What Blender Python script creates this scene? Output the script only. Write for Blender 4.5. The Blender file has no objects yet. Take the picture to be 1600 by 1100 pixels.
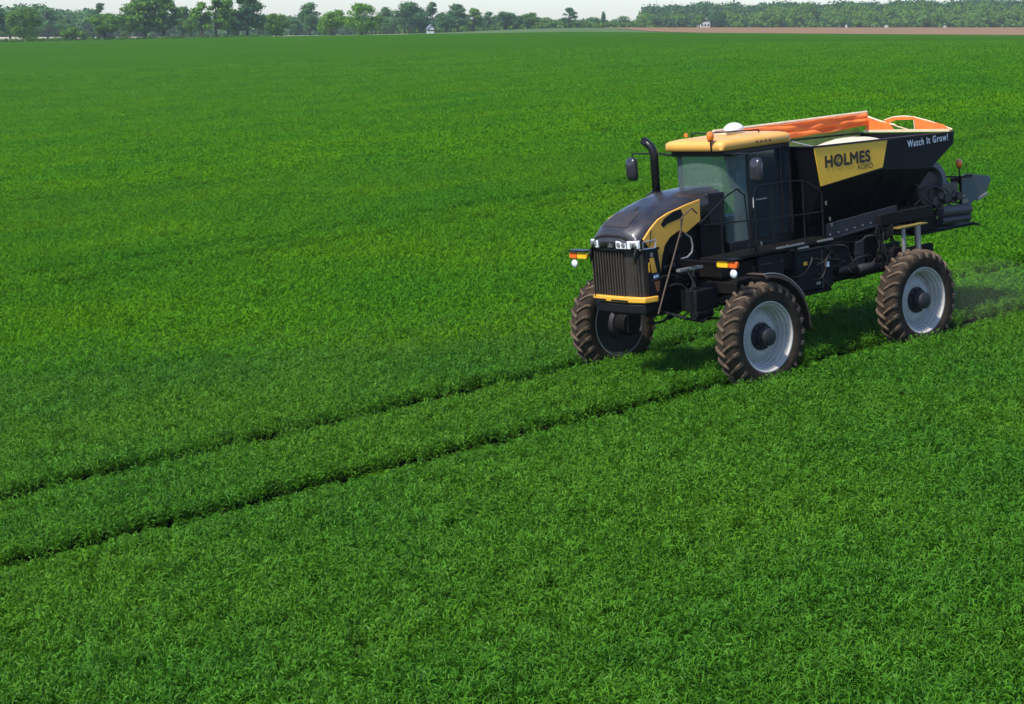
import bpy, bmesh, math, random
import numpy as np
from mathutils import Vector, Matrix, noise
R = math.radians
PI = math.pi
rng = np.random.default_rng(7)
random.seed(7)
sc = bpy.context.scene
COL = sc.collection

# ------------------------------------------------------------------ camera
PW, PH = 1600.0, 1100.0            # the photograph's own pixels, used to lay things out on the ground
FPX, CAMH, PITCH = 3030.45, 7.042, 0.166684
cam_d = bpy.data.cameras.new("camera")
cam_d.sensor_fit = 'HORIZONTAL'
cam_d.sensor_width = 36.0
cam_d.lens = 36.0 * FPX / PW
cam_d.clip_start = 0.5
cam_d.clip_end = 30000.0
cam = bpy.data.objects.new("camera", cam_d)
COL.objects.link(cam)
cam.location = (0, 0, CAMH)
cam.rotation_euler = (PI / 2 - PITCH, 0, 0)
sc.camera = cam

# ------------------------------------------------------------------ sky, sun, exposure
SUN_EL, SUN_AZ = R(53), R(-132)     # azimuth measured from +Y (view direction), clockwise seen from above
SKY = 0.13
world = bpy.data.worlds.new("World")
sc.world = world
world.use_nodes = True
wn = world.node_tree
bg = wn.nodes["Background"]
sky = wn.nodes.new("ShaderNodeTexSky")
sky.sky_type = 'NISHITA'
sky.sun_disc = False
sky.sun_elevation = SUN_EL
sky.sun_rotation = SUN_AZ
sky.air_density = 1.0
sky.dust_density = 0.5
sky.ozone_density = 3.0
tint = wn.nodes.new("ShaderNodeMix"); tint.data_type = 'RGBA'; tint.blend_type = 'MULTIPLY'; tint.inputs[0].default_value = 1.0
tint.inputs[7].default_value = (0.79, 0.83, 0.95, 1)
wn.links.new(sky.outputs[0], tint.inputs[6]); wn.links.new(tint.outputs[2], bg.inputs[0])
bg.inputs[1].default_value = SKY
sun_d = bpy.data.lights.new("sun", 'SUN')
sun_d.energy = 3.5
sun_d.angle = R(3)
sun_d.color = (1.0, 0.95, 0.87)
sun = bpy.data.objects.new("sun", sun_d)
COL.objects.link(sun)
sdir = Vector((math.sin(SUN_AZ) * math.cos(SUN_EL), math.cos(SUN_AZ) * math.cos(SUN_EL), math.sin(SUN_EL)))
sun.rotation_euler = sdir.to_track_quat('Z', 'Y').to_euler()
sc.view_settings.view_transform = 'Standard'
sc.view_settings.look = 'None'
sc.view_settings.gamma = 1.0
sc.view_settings.exposure = 0.75
sc.cycles.volume_bounces = 1
sc.cycles.max_bounces = 8
sc.cycles.transparent_max_bounces = 12

# ------------------------------------------------------------------ frames
# vehicle frame (x forward, y left, z up, origin on the ground under the front axle) -> world
V_YAW, V_ROLL = 4.03330716, -0.0803571252
V_CAM = Vector((25.7632829, 26.6040116, 7.0420447))
fw = Vector((math.cos(V_YAW) * math.cos(PITCH), math.sin(V_YAW) * math.cos(PITCH), -math.sin(PITCH)))
rt = Vector((math.sin(V_YAW), -math.cos(V_YAW), 0))
up = rt.cross(fw)
rt2 = math.cos(V_ROLL) * rt + math.sin(V_ROLL) * up
up2 = -math.sin(V_ROLL) * rt + math.cos(V_ROLL) * up
Wm = Matrix(((1, 0, 0), (0, math.sin(PITCH), math.cos(PITCH)), (0, math.cos(PITCH), -math.sin(PITCH)))).transposed()
Vm = Matrix((rt2, up2, fw))
ROT = Wm @ Vm
VEH = Matrix.Translation((0, 0, CAMH)) @ ROT.to_4x4() @ Matrix.Translation(-V_CAM)
VINV = np.array(VEH.inverted())
_n = ROT @ Vector((0, 0, 1))
_p = VEH @ Vector((0, 0, 0))
PC, PX, PY = (_n.dot(_p)) / _n.z, -_n.x / _n.z, -_n.y / _n.z     # ground plane near the machine z = PC+PX*x+PY*y

def smooth(t):
    t = np.clip(t, 0, 1)
    return t * t * (3 - 2 * t)

HZ = 40.0                                                          # photo row of the level horizon
E_PX = np.array([-900, 0, 430, 900, 1300, 1600, 2500.0])
E_PY = np.array([75, 66.5, 57.5, 50.5, 54, 56, 56.0])
E_D = 650.0
def edge_z(a):
    py = np.interp(a * FPX + 800, E_PX, E_PY)
    return CAMH - (py - HZ) / FPX * E_D

def ground_z(x, y):
    x = np.asarray(x, float); y = np.asarray(y, float)
    yy = np.maximum(y, 40.0)
    near = PC + PX * 70 * np.tanh(x / 70) + PY * np.clip(y, -50, 120)
    w = smooth((y - 55) / 520.0)
    far = edge_z(np.clip(x / yy, -0.5, 0.5))
    z = near * (1 - w) + far * w
    # beyond the field edge: falls a little on the left, climbs gently on the right
    beyond_l = CAMH - (57.5 - HZ) / FPX * np.clip(y, E_D, 1100)
    beyond_r = CAMH - (43.8 - HZ) / FPX * np.clip(y, E_D, 1200)
    a = x / yy
    b = beyond_l + (beyond_r - beyond_l) * smooth((a + 0.10) / 0.14)
    w2 = smooth((y - E_D - 5) / 260.0)
    z = z * (1 - w2) + b * w2
    return z

def at_px(px, D):
    """ground point below photo column px at distance D"""
    x = (px - 800) / FPX * D * 1.0
    return x, D, float(ground_z(x, D))

# ------------------------------------------------------------------ materials
MATS = {}
def mat(name, col, rough=0.6, metal=0.0, coat=0.0, spec=0.5, var=0.0, vscale=6.0, col2=None, bump=0.0, bscale=40.0,
        dust=0.0, dustcol=(0.16, 0.12, 0.075), emit=None):
    if name in MATS: return MATS[name]
    m = bpy.data.materials.new(name); m.use_nodes = True
    nt = m.node_tree; N = nt.nodes; L = nt.links
    b = N["Principled BSDF"]
    b.inputs["Base Color"].default_value = (*col, 1)
    b.inputs["Roughness"].default_value = rough
    b.inputs["Metallic"].default_value = metal
    b.inputs["Coat Weight"].default_value = coat
    b.inputs["Coat Roughness"].default_value = 0.12
    b.inputs["Specular IOR Level"].default_value = spec
    tc = N.new("ShaderNodeTexCoord")
    src = None
    if var or col2:
        n = N.new("ShaderNodeTexNoise"); n.inputs["Scale"].default_value = vscale; n.inputs["Detail"].default_value = 6
        L.new(tc.outputs["Object"], n.inputs["Vector"])
        r = N.new("ShaderNodeValToRGB"); c2 = col2 or tuple(c * (1 - var) for c in col)
        r.color_ramp.elements[0].position = 0.35; r.color_ramp.elements[1].position = 0.65
        r.color_ramp.elements[0].color = (*c2, 1); r.color_ramp.elements[1].color = (*col, 1)
        L.new(n.outputs["Fac"], r.inputs["Fac"]); src = r.outputs["Color"]
        L.new(src, b.inputs["Base Color"])
    if dust:
        n = N.new("ShaderNodeTexNoise"); n.inputs["Scale"].default_value = 3.5; n.inputs["Detail"].default_value = 9
        n.inputs["Roughness"].default_value = 0.7
        L.new(tc.outputs["Object"], n.inputs["Vector"])
        mr = N.new("ShaderNodeMapRange"); mr.inputs[1].default_value = 0.35; mr.inputs[2].default_value = 0.8
        mr.inputs[3].default_value = 0.0; mr.inputs[4].default_value = dust
        L.new(n.outputs["Fac"], mr.inputs[0])
        mx = N.new("ShaderNodeMix"); mx.data_type = 'RGBA'
        L.new(mr.outputs[0], mx.inputs[0])
        if src: L.new(src, mx.inputs[6])
        else: mx.inputs[6].default_value = (*col, 1)
        mx.inputs[7].default_value = (*dustcol, 1)
        L.new(mx.outputs[2], b.inputs["Base Color"])
        ma = N.new("ShaderNodeMath"); ma.operation = 'MULTIPLY_ADD'; ma.inputs[1].default_value = 0.6; ma.inputs[2].default_value = rough
        L.new(mr.outputs[0], ma.inputs[0]); L.new(ma.outputs[0], b.inputs["Roughness"])
    if bump:
        n = N.new("ShaderNodeTexNoise"); n.inputs["Scale"].default_value = bscale; n.inputs["Detail"].default_value = 5
        L.new(tc.outputs["Object"], n.inputs["Vector"])
        bp = N.new("ShaderNodeBump"); bp.inputs["Strength"].default_value = bump; bp.inputs["Distance"].default_value = 0.02
        L.new(n.outputs["Fac"], bp.inputs["Height"]); L.new(bp.outputs[0], b.inputs["Normal"])
    MATS[name] = m
    return m

BLACK = mat("black_paint", (0.004, 0.004, 0.006), 0.35, coat=0.1, spec=0.3, dust=0.14, dustcol=(0.04, 0.032, 0.024))
HOODP = mat("hood_paint", (0.013, 0.0125, 0.017), 0.34, coat=0.45, dust=0.30, dustcol=(0.11, 0.085, 0.06))
HOPB = mat("hopper_black", (0.0035, 0.0035, 0.006), 0.5, spec=0.18, dust=0.05, dustcol=(0.03, 0.025, 0.02))
FRAME = mat("frame_steel", (0.004, 0.0038, 0.004), 0.6, spec=0.18, dust=0.2, dustcol=(0.035, 0.025, 0.017))
DKBOX = mat("dark_plastic", (0.0055, 0.006, 0.008), 0.6, spec=0.18, dust=0.15, dustcol=(0.03, 0.027, 0.024))
GREYP = mat("grey_steel", (0.026, 0.027, 0.030), 0.6, spec=0.3, dust=0.3, dustcol=(0.05, 0.04, 0.03))
YEL = mat("yellow_paint", (0.82, 0.42, 0.045), 0.35, coat=0.35, var=0.12, vscale=2.0, dust=0.15, dustcol=(0.30, 0.18, 0.06))
YELP = mat("yellow_panel", (0.92, 0.50, 0.02), 0.4, coat=0.15, dust=0.08, dustcol=(0.40, 0.26, 0.06))
ROOFY = mat("roof_paint", (0.78, 0.40, 0.075), 0.42, coat=0.2, var=0.1, vscale=3, dust=0.2, dustcol=(0.55, 0.34, 0.13))
RUBBER = mat("tyre_rubber", (0.020, 0.016, 0.013), 0.9, spec=0.15, dust=0.85, dustcol=(0.075, 0.052, 0.033))
LUGM = mat("tyre_lug", (0.150, 0.102, 0.060), 0.9, col2=(0.050, 0.033, 0.021), vscale=6)
RIMM = mat("rim_silver", (0.50, 0.475, 0.44), 0.65, metal=0.0, dust=0.55, dustcol=(0.24, 0.21, 0.18))
HUBM = mat("hub_black", (0.014, 0.014, 0.018), 0.5, dust=0.3, dustcol=(0.04, 0.03, 0.022))
CHROME = mat("chrome", (0.6, 0.6, 0.62), 0.22, metal=0.9)
STEEL = mat("worn_steel", (0.32, 0.31, 0.30), 0.4, metal=0.6, dust=0.4, dustcol=(0.14, 0.11, 0.08))
RUSTY = mat("rusty_rail", (0.10, 0.06, 0.035), 0.7, var=0.4, vscale=20)
FENDM = mat("muddy_fender", (0.03, 0.022, 0.018), 0.5, dust=0.8, dustcol=(0.085, 0.05, 0.03))
WHITEP = mat("white_plastic", (0.78, 0.78, 0.80), 0.35)
TARP = mat("orange_tarp", (0.92, 0.19, 0.03), 0.6, var=0.15, vscale=5, bump=0.5, bscale=9)
CREAM = mat("cream_tube", (0.72, 0.58, 0.38), 0.5, var=0.15)
HEAP = mat("fertiliser", (0.62, 0.54, 0.40), 0.9, var=0.15, vscale=14, bump=0.6, bscale=60)
OLIVE = mat("olive_liner", (0.20, 0.34, 0.08), 0.7, var=0.3)
AMBER = mat("amber_lens", (0.85, 0.20, 0.02), 0.25, coat=0.5)
ORANGE = mat("orange_reflector", (0.80, 0.13, 0.015), 0.35)
SAFETY = mat("yellow_lens", (0.90, 0.50, 0.02), 0.3)
BLUEP = mat("blue_sticker", (0.10, 0.22, 0.50), 0.5, var=0.3)
TEXTD = mat("dark_lettering", (0.030, 0.018, 0.008), 0.5)
TEXTW = mat("white_lettering", (0.80, 0.80, 0.80), 0.5)
VANEM = mat("slate_vane", (0.045, 0.075, 0.085), 0.35, coat=0.2, dust=0.2)
SEATM = mat("seat_fabric", (0.10, 0.13, 0.16), 0.8)
def glass(name, tint, alpha, diffuse_col=(0.16, 0.26, 0.25)):
    m = bpy.data.materials.new(name); m.use_nodes = True
    N = m.node_tree.nodes; L = m.node_tree.links
    N.remove(N["Principled BSDF"])
    t = N.new("ShaderNodeBsdfTransparent"); t.inputs[0].default_value = (*tint, 1)
    g = N.new("ShaderNodeBsdfGlossy"); g.inputs["Roughness"].default_value = 0.04; g.inputs[0].default_value = (0.9, 0.95, 1, 1)
    d = N.new("ShaderNodeBsdfDiffuse"); d.inputs[0].default_value = (*diffuse_col, 1)
    fr = N.new("ShaderNodeFresnel"); fr.inputs[0].default_value = 1.9
    m1 = N.new("ShaderNodeMixShader"); m1.inputs[0].default_value = alpha
    L.new(t.outputs[0], m1.inputs[1]); L.new(d.outputs[0], m1.inputs[2])
    m2 = N.new("ShaderNodeMixShader")
    L.new(fr.outputs[0], m2.inputs[0]); L.new(m1.outputs[0], m2.inputs[1]); L.new(g.outputs[0], m2.inputs[2])
    L.new(m2.outputs[0], N["Material Output"].inputs[0])
    return m
WGLASS = glass("windshield_glass", (0.74, 0.90, 0.86), 0.22, (0.34, 0.47, 0.46))  # pale diffuse share paints a sky reflection into the windshield
SGLASS = glass("side_glass", (0.42, 0.55, 0.58), 0.18, (0.09, 0.14, 0.19))
LGLASS = mat("lamp_lens", (0.72, 0.74, 0.76), 0.15, coat=0.6)

# ------------------------------------------------------------------ mesh helpers
class MB:
    def __init__(s): s.v = []; s.f = []
    def add(s, vs, fs):
        o = len(s.v); s.v += [tuple(v) for v in vs]; s.f += [tuple(i + o for i in f) for f in fs]; return s
    def box(s, x0, x1, y0, y1, z0, z1):
        vs = [(x, y, z) for z in (z0, z1) for y in (y0, y1) for x in (x0, x1)]
        return s.add(vs, [(0, 2, 3, 1), (4, 5, 7, 6), (0, 1, 5, 4), (2, 6, 7, 3), (0, 4, 6, 2), (1, 3, 7, 5)])
    def bar(s, a, b, w, h, upv=(0, 0, 1)):
        a = Vector(a); b = Vector(b); d = (b - a).normalized(); u = Vector(upv)
        if abs(d.dot(u)) > 0.98: u = Vector((1, 0, 0))
        r_ = d.cross(u).normalized(); u = r_.cross(d)
        vs = [p + r_ * sx * w / 2 + u * sy * h / 2 for p in (a, b) for sy in (-1, 1) for sx in (-1, 1)]
        return s.add(vs, [(0, 1, 3, 2), (4, 6, 7, 5), (0, 4, 5, 1), (2, 3, 7, 6), (0, 2, 6, 4), (1, 5, 7, 3)])
    def tube(s, pts, r, n=8, caps=True):
        pts = [Vector(p) for p in pts]; rr = r if isinstance(r, (list, tuple)) else [r] * len(pts)
        rings = []; u = None
        for i, p in enumerate(pts):
            d = (pts[min(i + 1, len(pts) - 1)] - pts[max(i - 1, 0)]).normalized()
            if u is None: u = d.orthogonal().normalized()
            u = (u - d * u.dot(d)).normalized(); w = d.cross(u)
            rings.append([p + (u * math.cos(2 * PI * k / n) + w * math.sin(2 * PI * k / n)) * rr[i] for k in range(n)])
        vs = [v for r_ in rings for v in r_]; fs = []
        for i in range(len(pts) - 1):
            for k in range(n):
                a = i * n + k; b = i * n + (k + 1) % n; fs.append((a, b, b + n, a + n))
        if caps: fs += [tuple(range(n))[::-1], tuple(range((len(pts) - 1) * n, len(pts) * n))]
        return s.add(vs, fs)
    def prism(s, poly, axis, a0, a1):
        """poly of 2-D points extruded along axis between a0 and a1"""
        def P(p, a):
            if axis == 1: return (p[0], a, p[1])
            if axis == 0: return (a, p[0], p[1])
            return (p[0], p[1], a)
        n = len(poly); vs = [P(p, a0) for p in poly] + [P(p, a1) for p in poly]
        fs = [tuple(range(n)), tuple(range(n, 2 * n))[::-1]] + [(i, i + n, (i + 1) % n + n, (i + 1) % n) for i in range(n)]
        return s.add(vs, fs)
    def lathe(s, prof, c, axis=1, n=48, a0=0, a1=2 * PI, close=False):
        """prof: (axial, radius) pairs"""
        full = abs(a1 - a0 - 2 * PI) < 1e-6; m = n if full else n + 1
        vs = []
        for k in range(m):
            t = a0 + (a1 - a0) * k / n; cx, sx = math.cos(t), math.sin(t)
            for (a, r) in prof:
                if axis == 1: vs.append((c[0] + r * cx, c[1] + a, c[2] + r * sx))
                elif axis == 0: vs.append((c[0] + a, c[1] + r * cx, c[2] + r * sx))
                else: vs.append((c[0] + r * cx, c[1] + r * sx, c[2] + a))
        q = len(prof); fs = []
        for k in range(n if full else m - 1):
            k2 = (k + 1) % m
            for j in range(q - 1 + (1 if close else 0)):
                j2 = (j + 1) % q
                fs.append((k * q + j, k * q + j2, k2 * q + j2, k2 * q + j))
        return s.add(vs, fs)
    def grid(s, rows):
        n = len(rows[0]); vs = [p for r_ in rows for p in r_]
        fs = [(i * n + j, i * n + j + 1, (i + 1) * n + j + 1, (i + 1) * n + j) for i in range(len(rows) - 1) for j in range(n - 1)]
        return s.add(vs, fs)
    def build(s, name, m, parent=None, bevel=0, ang=35, solid=0, fix=True):
        me = bpy.data.meshes.new(name); me.from_pydata(s.v, [], s.f)
        if fix:
            bm = bmesh.new(); bm.from_mesh(me); bmesh.ops.recalc_face_normals(bm, faces=bm.faces); bm.to_mesh(me); bm.free()
        me.shade_smooth(); me.set_sharp_from_angle(angle=R(ang))
        me.materials.append(m)
        o = bpy.data.objects.new(name, me); COL.objects.link(o)
        if parent: o.parent = parent
        if solid:
            k = o.modifiers.new("s", 'SOLIDIFY'); k.thickness = solid; k.offset = 0
        if bevel:
            k = o.modifiers.new("b", 'BEVEL'); k.width = bevel; k.segments = 2; k.limit_method = 'ANGLE'
        return o

def tag(o, label=None, cat=None, group=None, kind=None):
    if label: o['label'] = label
    if cat: o['category'] = cat
    if group: o['group'] = group
    if kind: o['kind'] = kind
    return o

def mesh_np(name, V, F, m, smooth_=False):
    me = bpy.data.meshes.new(name)
    me.vertices.add(len(V)); me.vertices.foreach_set('co', np.asarray(V, np.float32).ravel())
    F = np.asarray(F, np.int32); k = F.shape[1]
    me.loops.add(F.size); me.loops.foreach_set('vertex_index', F.ravel())
    me.polygons.add(len(F)); me.polygons.foreach_set('loop_start', np.arange(0, F.size, k, dtype=np.int32))
    me.polygons.foreach_set('loop_total', np.full(len(F), k, np.int32))
    me.update(calc_edges=True)
    if smooth_: me.shade_smooth()
    me.materials.append(m)
    return me

# ================================================================== GROUND
def ground_material():
    m = bpy.data.materials.new("field_soil"); m.use_nodes = True
    N = m.node_tree.nodes; L = m.node_tree.links; b = N["Principled BSDF"]
    g = N.new("ShaderNodeNewGeometry")
    n = N.new("ShaderNodeTexNoise"); n.inputs["Scale"].default_value = 5; n.inputs["Detail"].default_value = 8
    L.new(g.outputs["Position"], n.inputs["Vector"])
    r = N.new("ShaderNodeValToRGB")
    r.color_ramp.elements[0].position = 0.3; r.color_ramp.elements[0].color = (0.012, 0.009, 0.006, 1)
    r.color_ramp.elements[1].position = 0.7; r.color_ramp.elements[1].color = (0.010, 0.020, 0.006, 1)
    L.new(n.outputs["Fac"], r.inputs["Fac"]); L.new(r.outputs[0], b.inputs["Base Color"])
    b.inputs["Roughness"].default_value = 1.0; b.inputs["Specular IOR Level"].default_value = 0.0
    return m
def noisy_ground(name, c1, c2, sc1, sc2=None, stretch=1.0, bump=0.0):
    m = bpy.data.materials.new(name); m.use_nodes = True
    N = m.node_tree.nodes; L = m.node_tree.links; b = N["Principled BSDF"]
    g = N.new("ShaderNodeNewGeometry"); mp = N.new("ShaderNodeMapping"); mp.inputs["Scale"].default_value = (1, stretch, 1)
    L.new(g.outputs["Position"], mp.inputs["Vector"])
    n = N.new("ShaderNodeTexNoise"); n.inputs["Scale"].default_value = sc1; n.inputs["Detail"].default_value = 10; n.inputs["Roughness"].default_value = 0.65
    L.new(mp.outputs[0], n.inputs["Vector"])
    r = N.new("ShaderNodeValToRGB")
    r.color_ramp.elements[0].position = 0.36; r.color_ramp.elements[0].color = (*c1, 1)
    r.color_ramp.elements[1].position = 0.64; r.color_ramp.elements[1].color = (*c2, 1)
    L.new(n.outputs["Fac"], r.inputs["Fac"]); L.new(r.outputs[0], b.inputs["Base Color"])
    b.inputs["Roughness"].default_value = 0.9; b.inputs["Specular IOR Level"].default_value = 0.15
    if bump:
        n2 = N.new("ShaderNodeTexNoise"); n2.inputs["Scale"].default_value = sc2; n2.inputs["Detail"].default_value = 4
        L.new(g.outputs["Position"], n2.inputs["Vector"])
        bp = N.new("ShaderNodeBump"); bp.inputs["Strength"].default_value = bump; bp.inputs["Distance"].default_value = 0.3
        L.new(n2.outputs["Fac"], bp.inputs["Height"]); L.new(bp.outputs[0], b.inputs["Normal"])
    return m

def sheet(name, m, xs, ys, dz=0.0, clipf=None):
    X, Y = np.meshgrid(xs, ys); Z = ground_z(X, Y) + dz
    nx, ny = len(xs), len(ys)
    i = np.arange(ny - 1)[:, None] * nx + np.arange(nx - 1)[None, :]
    F = np.stack([i, i + 1, i + nx + 1, i + nx], -1).reshape(-1, 4)
    if clipf is not None:
        cx = X.ravel()[F].mean(1); cy = Y.ravel()[F].mean(1); F = F[clipf(cx, cy)]
    me = mesh_np(name, np.stack([X, Y, Z], -1).reshape(-1, 3), F, m, True)
    o = bpy.data.objects.new(name, me); COL.objects.link(o); return o

xs = np.unique(np.concatenate([np.linspace(-60, 60, 81), np.linspace(-300, 300, 101), np.linspace(-1500, 1500, 101), np.linspace(-9000, 9000, 37)]))
ys = np.unique(np.concatenate([np.linspace(-80, 200, 141), np.linspace(200, 1300, 150), np.linspace(1300, 12000, 40)]))
tag(sheet("ground", ground_material(), xs, ys), kind='structure')

def edge_y(x): return E_D + 3 * np.sin(x / 23.0)
# ploughed field beyond the crop on the right, dry field beyond it on the left
def fan(name, m, px0, px1, d0, d1, dz, nx=90, ny=60, kind='structure', jag=0.0):
    a = (np.linspace(px0, px1, nx) - 800) / FPX
    t = np.linspace(0, 1, ny)
    D = np.stack([np.full(nx, d0) if np.isscalar(d0) else np.interp(np.linspace(px0, px1, nx), *d0),
                  np.full(nx, d1) if np.isscalar(d1) else np.interp(np.linspace(px0, px1, nx), *d1)])
    Y = D[0][None, :] * (1 - t[:, None]) + D[1][None, :] * t[:, None]
    X = a[None, :] * Y
    Z = ground_z(X, Y) + dz
    i = np.arange(ny - 1)[:, None] * nx + np.arange(nx - 1)[None, :]
    F = np.stack([i, i + 1, i + nx + 1, i + nx], -1).reshape(-1, 4)
    me = mesh_np(name, np.stack([X, Y, Z], -1).reshape(-1, 3), F, m, True)
    o = bpy.data.objects.new(name, me); COL.objects.link(o); tag(o, kind=kind); return o
fan("ploughed_field", noisy_ground("ploughed_soil", (0.17, 0.095, 0.040), (0.27, 0.165, 0.075), 0.05, stretch=6), 900, 4200, ([880, 940, 1000, 1070, 4200], [1150, 900, 720, E_D + 2, E_D + 2]), 1260, 0.35)
fan("dry_field", noisy_ground("dry_grass", (0.28, 0.25, 0.16), (0.42, 0.38, 0.28), 0.03, stretch=5), -2200, 660, E_D + 3, 1080, 0.12)
fan("meadow", noisy_ground("meadow_grass", (0.05, 0.10, 0.02), (0.10, 0.15, 0.04), 0.02, stretch=5), 640, 1200, E_D + 3, 1200, 0.2)

# ------------------------------------------------------------------ crop
def leaf_material(name, gloss=0.14, k=1.0, rv=1.15):
    m = bpy.data.materials.new(name); m.use_nodes = True
    N = m.node_tree.nodes; L = m.node_tree.links; b = N["Principled BSDF"]
    oi = N.new("ShaderNodeObjectInfo"); g = N.new("ShaderNodeNewGeometry")
    n = N.new("ShaderNodeTexNoise"); n.inputs["Scale"].default_value = 0.11; n.inputs["Detail"].default_value = 7; n.inputs["Roughness"].default_value = 0.6
    L.new(g.outputs["Position"], n.inputs["Vector"])
    r1 = N.new("ShaderNodeValToRGB")
    r1.color_ramp.elements[0].position = 0.36; r1.color_ramp.elements[0].color = (0.046 * k, 0.170 * k, 0.006 * k, 1)
    r1.color_ramp.elements[1].position = 0.64; r1.color_ramp.elements[1].color = (0.074 * k, 0.200 * k, 0.004 * k, 1)
    L.new(n.outputs["Fac"], r1.inputs["Fac"])
    r2 = N.new("ShaderNodeValToRGB"); r2.color_ramp.elements[0].color = (1 - 0.30 * rv, 1 - 0.28 * rv, 1 - 0.2 * rv, 1); r2.color_ramp.elements[1].color = (1 + 0.38 * rv, 1 + 0.30 * rv, 1 + 0.9 * rv, 1)
    L.new(oi.outputs["Random"], r2.inputs["Fac"])
    mx = N.new("ShaderNodeMix"); mx.data_type = 'RGBA'; mx.blend_type = 'MULTIPLY'; mx.inputs[0].default_value = 1
    L.new(r1.outputs[0], mx.inputs[6]); L.new(r2.outputs[0], mx.inputs[7])
    L.new(mx.outputs[2], b.inputs["Base Color"])
    b.inputs["Roughness"].default_value = 0.5; b.inputs["Specular IOR Level"].default_value = gloss
    tr = N.new("ShaderNodeBsdfTranslucent"); L.new(mx.outputs[2], tr.inputs[0])
    ms = N.new("ShaderNodeMixShader"); ms.inputs[0].default_value = 0.32
    L.new(b.outputs[0], ms.inputs[1]); L.new(tr.outputs[0], ms.inputs[2]); L.new(ms.outputs[0], N["Material Output"].inputs[0])
    return m
LEAF = leaf_material("wheat_leaf")
LEAFM = leaf_material("wheat_leaf_mid_lit", 0.02, 1.17, 0.75)  # lighter leaf copy: sunlit tips of the distant crop put into the colour
LEAFF = leaf_material("wheat_leaf_far_lit", 0.0, 1.26, 0.4)  # same for the far tier, lifted further towards sunlit tips

def tuft_mesh(name, nb, spread, hmin, hmax, width, seed, m=None, flat=0.5):
    rg = np.random.default_rng(seed); V = []; F = []
    for i in range(nb):
        bx, by = rg.normal(0, spread, 2); az = rg.uniform(0, 2 * PI); h = rg.uniform(hmin, hmax)
        lean = rg.uniform(0.05, flat) * h; w = width * rg.uniform(0.7, 1.3)
        droop = rg.uniform(0.0, 0.45) * h * (flat > 0.3)
        ca, sa = math.cos(az), math.sin(az)
        tw = rg.uniform(-0.8, 0.8)
        o = len(V)
        for k, (t, ww) in enumerate(((0.25, 0.6), (0.62, 1.0), (0.88, 0.85), (1.0, 0.0))):
            r_ = lean * t ** 1.8; z = h * t - droop * max(0, t - 0.6) ** 1.5 * 2.2
            px, py = bx + ca * r_, by + sa * r_
            a2 = az + PI / 2 + tw * t
            dx, dy = math.cos(a2) * w * ww / 2, math.sin(a2) * w * ww / 2
            if k < 3: V += [(px - dx, py - dy, z), (px + dx, py + dy, z)]
            else: V += [(px + ca * 0.01, py + sa * 0.01, z - 0.01)]
        F += [(o, o + 1, o + 3), (o, o + 3, o + 2), (o + 2, o + 3, o + 5), (o + 2, o + 5, o + 4), (o + 4, o + 5, o + 6)]
    return mesh_np(name, V, F, m or LEAF)

def leafy_mesh(name, ns, lps, spread, h0, h1, L0, L1, width, seed, m=None):
    """ns young wheat shoots, each with lps short arching leaves set along the stem"""
    rg = np.random.default_rng(seed); V = []; F = []
    for i in range(ns):
        bx, by = rg.normal(0, spread, 2); H_ = rg.uniform(h0, h1); lx, ly = rg.normal(0, 0.12 * H_, 2)
        for j in range(lps):
            t0 = 0.42 + 0.58 * (j + rg.uniform(0, 1)) / lps; z0 = H_ * t0; x0 = bx + lx * t0; y0 = by + ly * t0
            az = rg.uniform(0, 2 * PI); ca, sa = math.cos(az), math.sin(az); Ln = rg.uniform(L0, L1); w = width * rg.uniform(0.7, 1.3)
            el = rg.uniform(0.5, 1.35); bend = rg.uniform(0.8, 2.4); tw = rg.uniform(-0.9, 0.9)
            o = len(V); r_, z = 0.0, 0.0; e = el; st = Ln / 3
            for k, ww in enumerate((0.55, 1.0, 0.8, 0.0)):
                if k: r_ += math.cos(e) * st; z += math.sin(e) * st; e -= bend / 3
                px, py = x0 + ca * r_, y0 + sa * r_
                a2 = az + PI / 2 + tw * k / 3; dx, dy = math.cos(a2) * w * ww / 2, math.sin(a2) * w * ww / 2; dz = 0.35 * w * ww * math.sin(tw * 2)
                if k < 3: V += [(px - dx, py - dy, z0 + z - dz), (px + dx, py + dy, z0 + z + dz)]
                else: V += [(px, py, z0 + z)]
            F += [(o, o + 1, o + 3), (o, o + 3, o + 2), (o + 2, o + 3, o + 5), (o + 2, o + 5, o + 4), (o + 4, o + 5, o + 6)]
    return mesh_np(name, V, F, m or LEAF)

TRACK = 2.01
def veh_xy(X, Y, Z):
    q = np.stack([X, Y, Z, np.ones_like(X)], 0); w = VINV @ q
    return w[0], w[1]
def wob(t, s): return 0.05 * np.sin(t * 1.7 + s) + 0.04 * np.sin(t * 4.3 + 2 * s) + 0.03 * np.sin(t * 9.1 + 3 * s)
def in_track(X, Y, Z, half=0.23):
    vx, vy = veh_xy(X, Y, Z)
    m = np.zeros(len(X), bool)
    for c in (TRACK, -TRACK):
        e = vy - c - 0.4 * wob(vx, c) + 0.19
        m |= np.abs(e) < half + wob(vx * 1.3, c + 4) * 0.5
    for k in (-30, -60, -90, 28):
        for c in (TRACK, -TRACK):
            m |= np.abs(vy - c - k) < half * 1.2
    return m

def scatter(v0, v1, dens, amax, ramp=0.0):
    """random points in the wedge |x| < amax*y, v0<y<v1"""
    n = int(dens * amax * (v1 * v1 - v0 * v0)); u = rng.random(n)
    y = np.sqrt(v0 * v0 + u * (v1 * v1 - v0 * v0)); x = (rng.random(n) * 2 - 1) * amax * y
    if ramp: 
        keep = rng.random(n) > np.clip((y - (v1 - ramp)) / ramp, 0, 1); x, y = x[keep], y[keep]
    return x, y

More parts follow.
